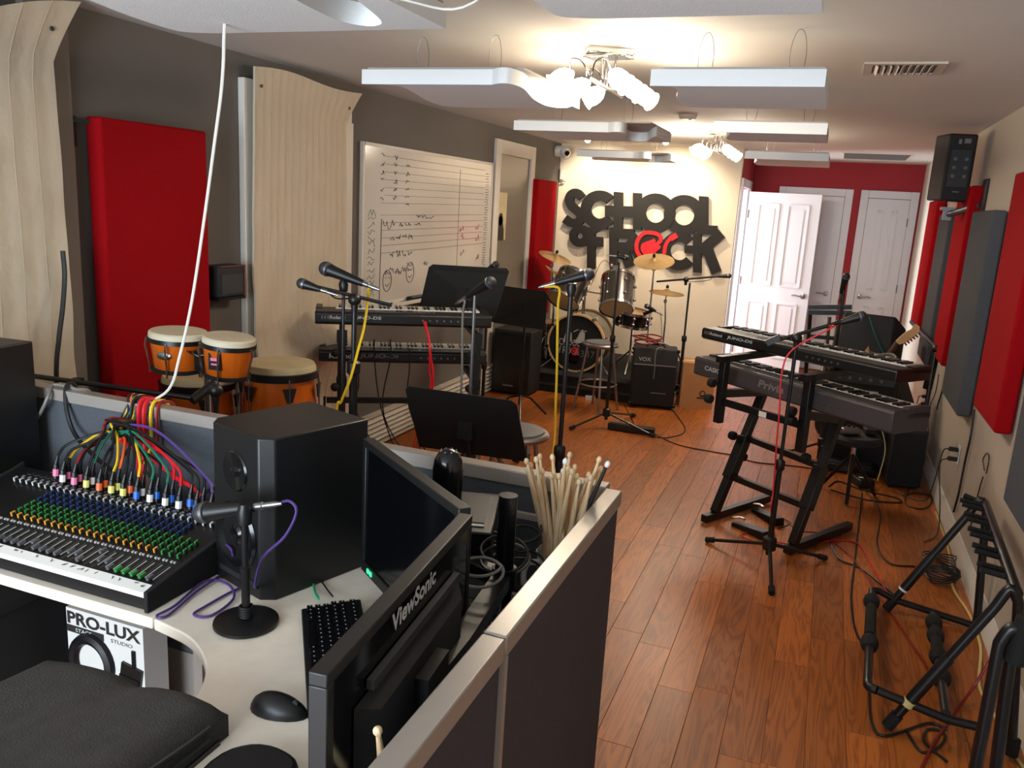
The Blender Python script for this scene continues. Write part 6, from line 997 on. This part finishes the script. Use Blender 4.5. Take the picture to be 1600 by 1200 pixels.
# floor cables on the right
FC = [('red instrument cable running along the floor to the guitar rack', 'c_darkred', .0055, [(1575, 985, .28), (1545, 1035, .16), (1520, 1075, .05), (1495, 1110, 0), (1460, 1160, 0), (1440, 1200, 0)]), ('long dark red cable snaking across the floor boards by the rack', 'c_darkred', .005, [(1290, 836, 0), (1330, 870, 0), (1370, 925, 0), (1410, 985, 0), (1440, 1030, 0), (1470, 1080, 0)]),
      ('yellow cable lying along the baseboard beside the guitar rack', 'c_cream', .006, [(1462, 800, 0), (1482, 860, 0), (1488, 915, 0), (1515, 960, 0), (1532, 1010, 0), (1530, 1070, 0), (1550, 1110, 0), (1580, 1170, 0), (1600, 1200, 0)]), ('thin green cable running straight down the middle of the floor', 'c_black', .005, [(1347, 770, 0), (1340, 830, 0), (1335, 880, 0), (1330, 930, 0), (1335, 980, 0), (1352, 1020, 0), (1358, 1080, 0), (1362, 1130, 0), (1385, 1150, 0), (1450, 1130, 0), (1480, 1140, 0)]),
      ('black cable looping on the floor from the power brick', 'c_black', .0045, [(1350, 765, 0), (1375, 800, 0), (1370, 850, 0), (1390, 880, 0), (1430, 885, 0)]), ('black cable curling on the floor near the small cabinet', 'c_black', .0045, [(1440, 745, 0), (1420, 765, 0), (1415, 785, 0), (1435, 795, 0), (1452, 790, 0), (1455, 775, 0), (1430, 770, 0), (1412, 775, 0)]),
      ('black cable crossing the middle of the floor to the slanted stand', 'c_black', .0045, [(1022, 678, 0), (1060, 695, 0), (1110, 705, 0), (1150, 712, 0), (1180, 722, 0), (1240, 728, 0), (1290, 735, 0)]), ('black cable curving on the floor in front of the cardboard box', 'c_black', .0045, [(1050, 640, 0), (1062, 655, 0), (1070, 668, 0), (1066, 678, 0), (1040, 684, 0), (1020, 682, 0)]),
      ('thin black cable from the stool to the pedal strip', 'c_black', .004, [(975, 632, 0), (985, 650, 0), (993, 668, 0)]), ('coil of black cable under the digital piano', 'c_black', .005, [(1295, 760, 0), (1310, 752, 0), (1345, 765, 0), (1400, 778, 0), (1405, 785, 0), (1360, 782, 0), (1320, 772, 0), (1298, 765, 0)]),
      ('brown cable lying behind the pedal board', 'c_black', .0045, [(1290, 690, 0), (1315, 700, 0), (1340, 690, 0), (1320, 684, 0), (1290, 695, 0), (1330, 715, 0), (1380, 708, 0)]), ('black cable winding along the floor below the rack arm', 'c_black', .005, [(1415, 1140, 0), (1440, 1175, 0), (1470, 1165, 0), (1475, 1145, 0), (1450, 1140, 0), (1445, 1160, 0), (1480, 1190, 0)])]
for lab, mt, r, P in FC: cable('floor_cable', lab, [G(p[0], p[1], (p[2] or 0)+r) for p in P], r, mt)
g = G(1466, 908); pts = [g+V(((.075+.02*math.sin(i*1.7))*math.cos(i*.55), (.1+.02*math.cos(i*1.1))*math.sin(i*.55), .008+.001*i+.012*abs(math.sin(i*.8)))) for i in range(110)]; cable('cable_nest', 'tangled nest of thin black cable on the floor by the baseboard', pts, .004, 'c_black', seg=2)
WC = [('thin brown cord hanging down the wall under the second grey panel', [(1467, 585), (1462, 612), (1452, 640), (1450, 680), (1444, 705), (1437, 718)], .0035), ('black cord hanging below the near red panel to the floor', [(1522, 640), (1517, 680), (1508, 720), (1498, 770), (1490, 800)], .006), ('short black cord with a hanging plug under the second grey panel', [(1476, 600), (1470, 618), (1466, 630), (1464, 640)], .005), ('small loop of cord hung on the wall below the near red panel', [(1538, 735), (1536, 718), (1543, 708), (1545, 720), (1541, 740)], .003),
      ('long thin black cord down the wall toward the rack', [(1536, 745), (1530, 765), (1524, 790), (1516, 825)], .003)]
for lab, P, r in WC: cable('hanging_lead', lab, [PX(*p, XR-.012) for p in P], r, 'c_black')
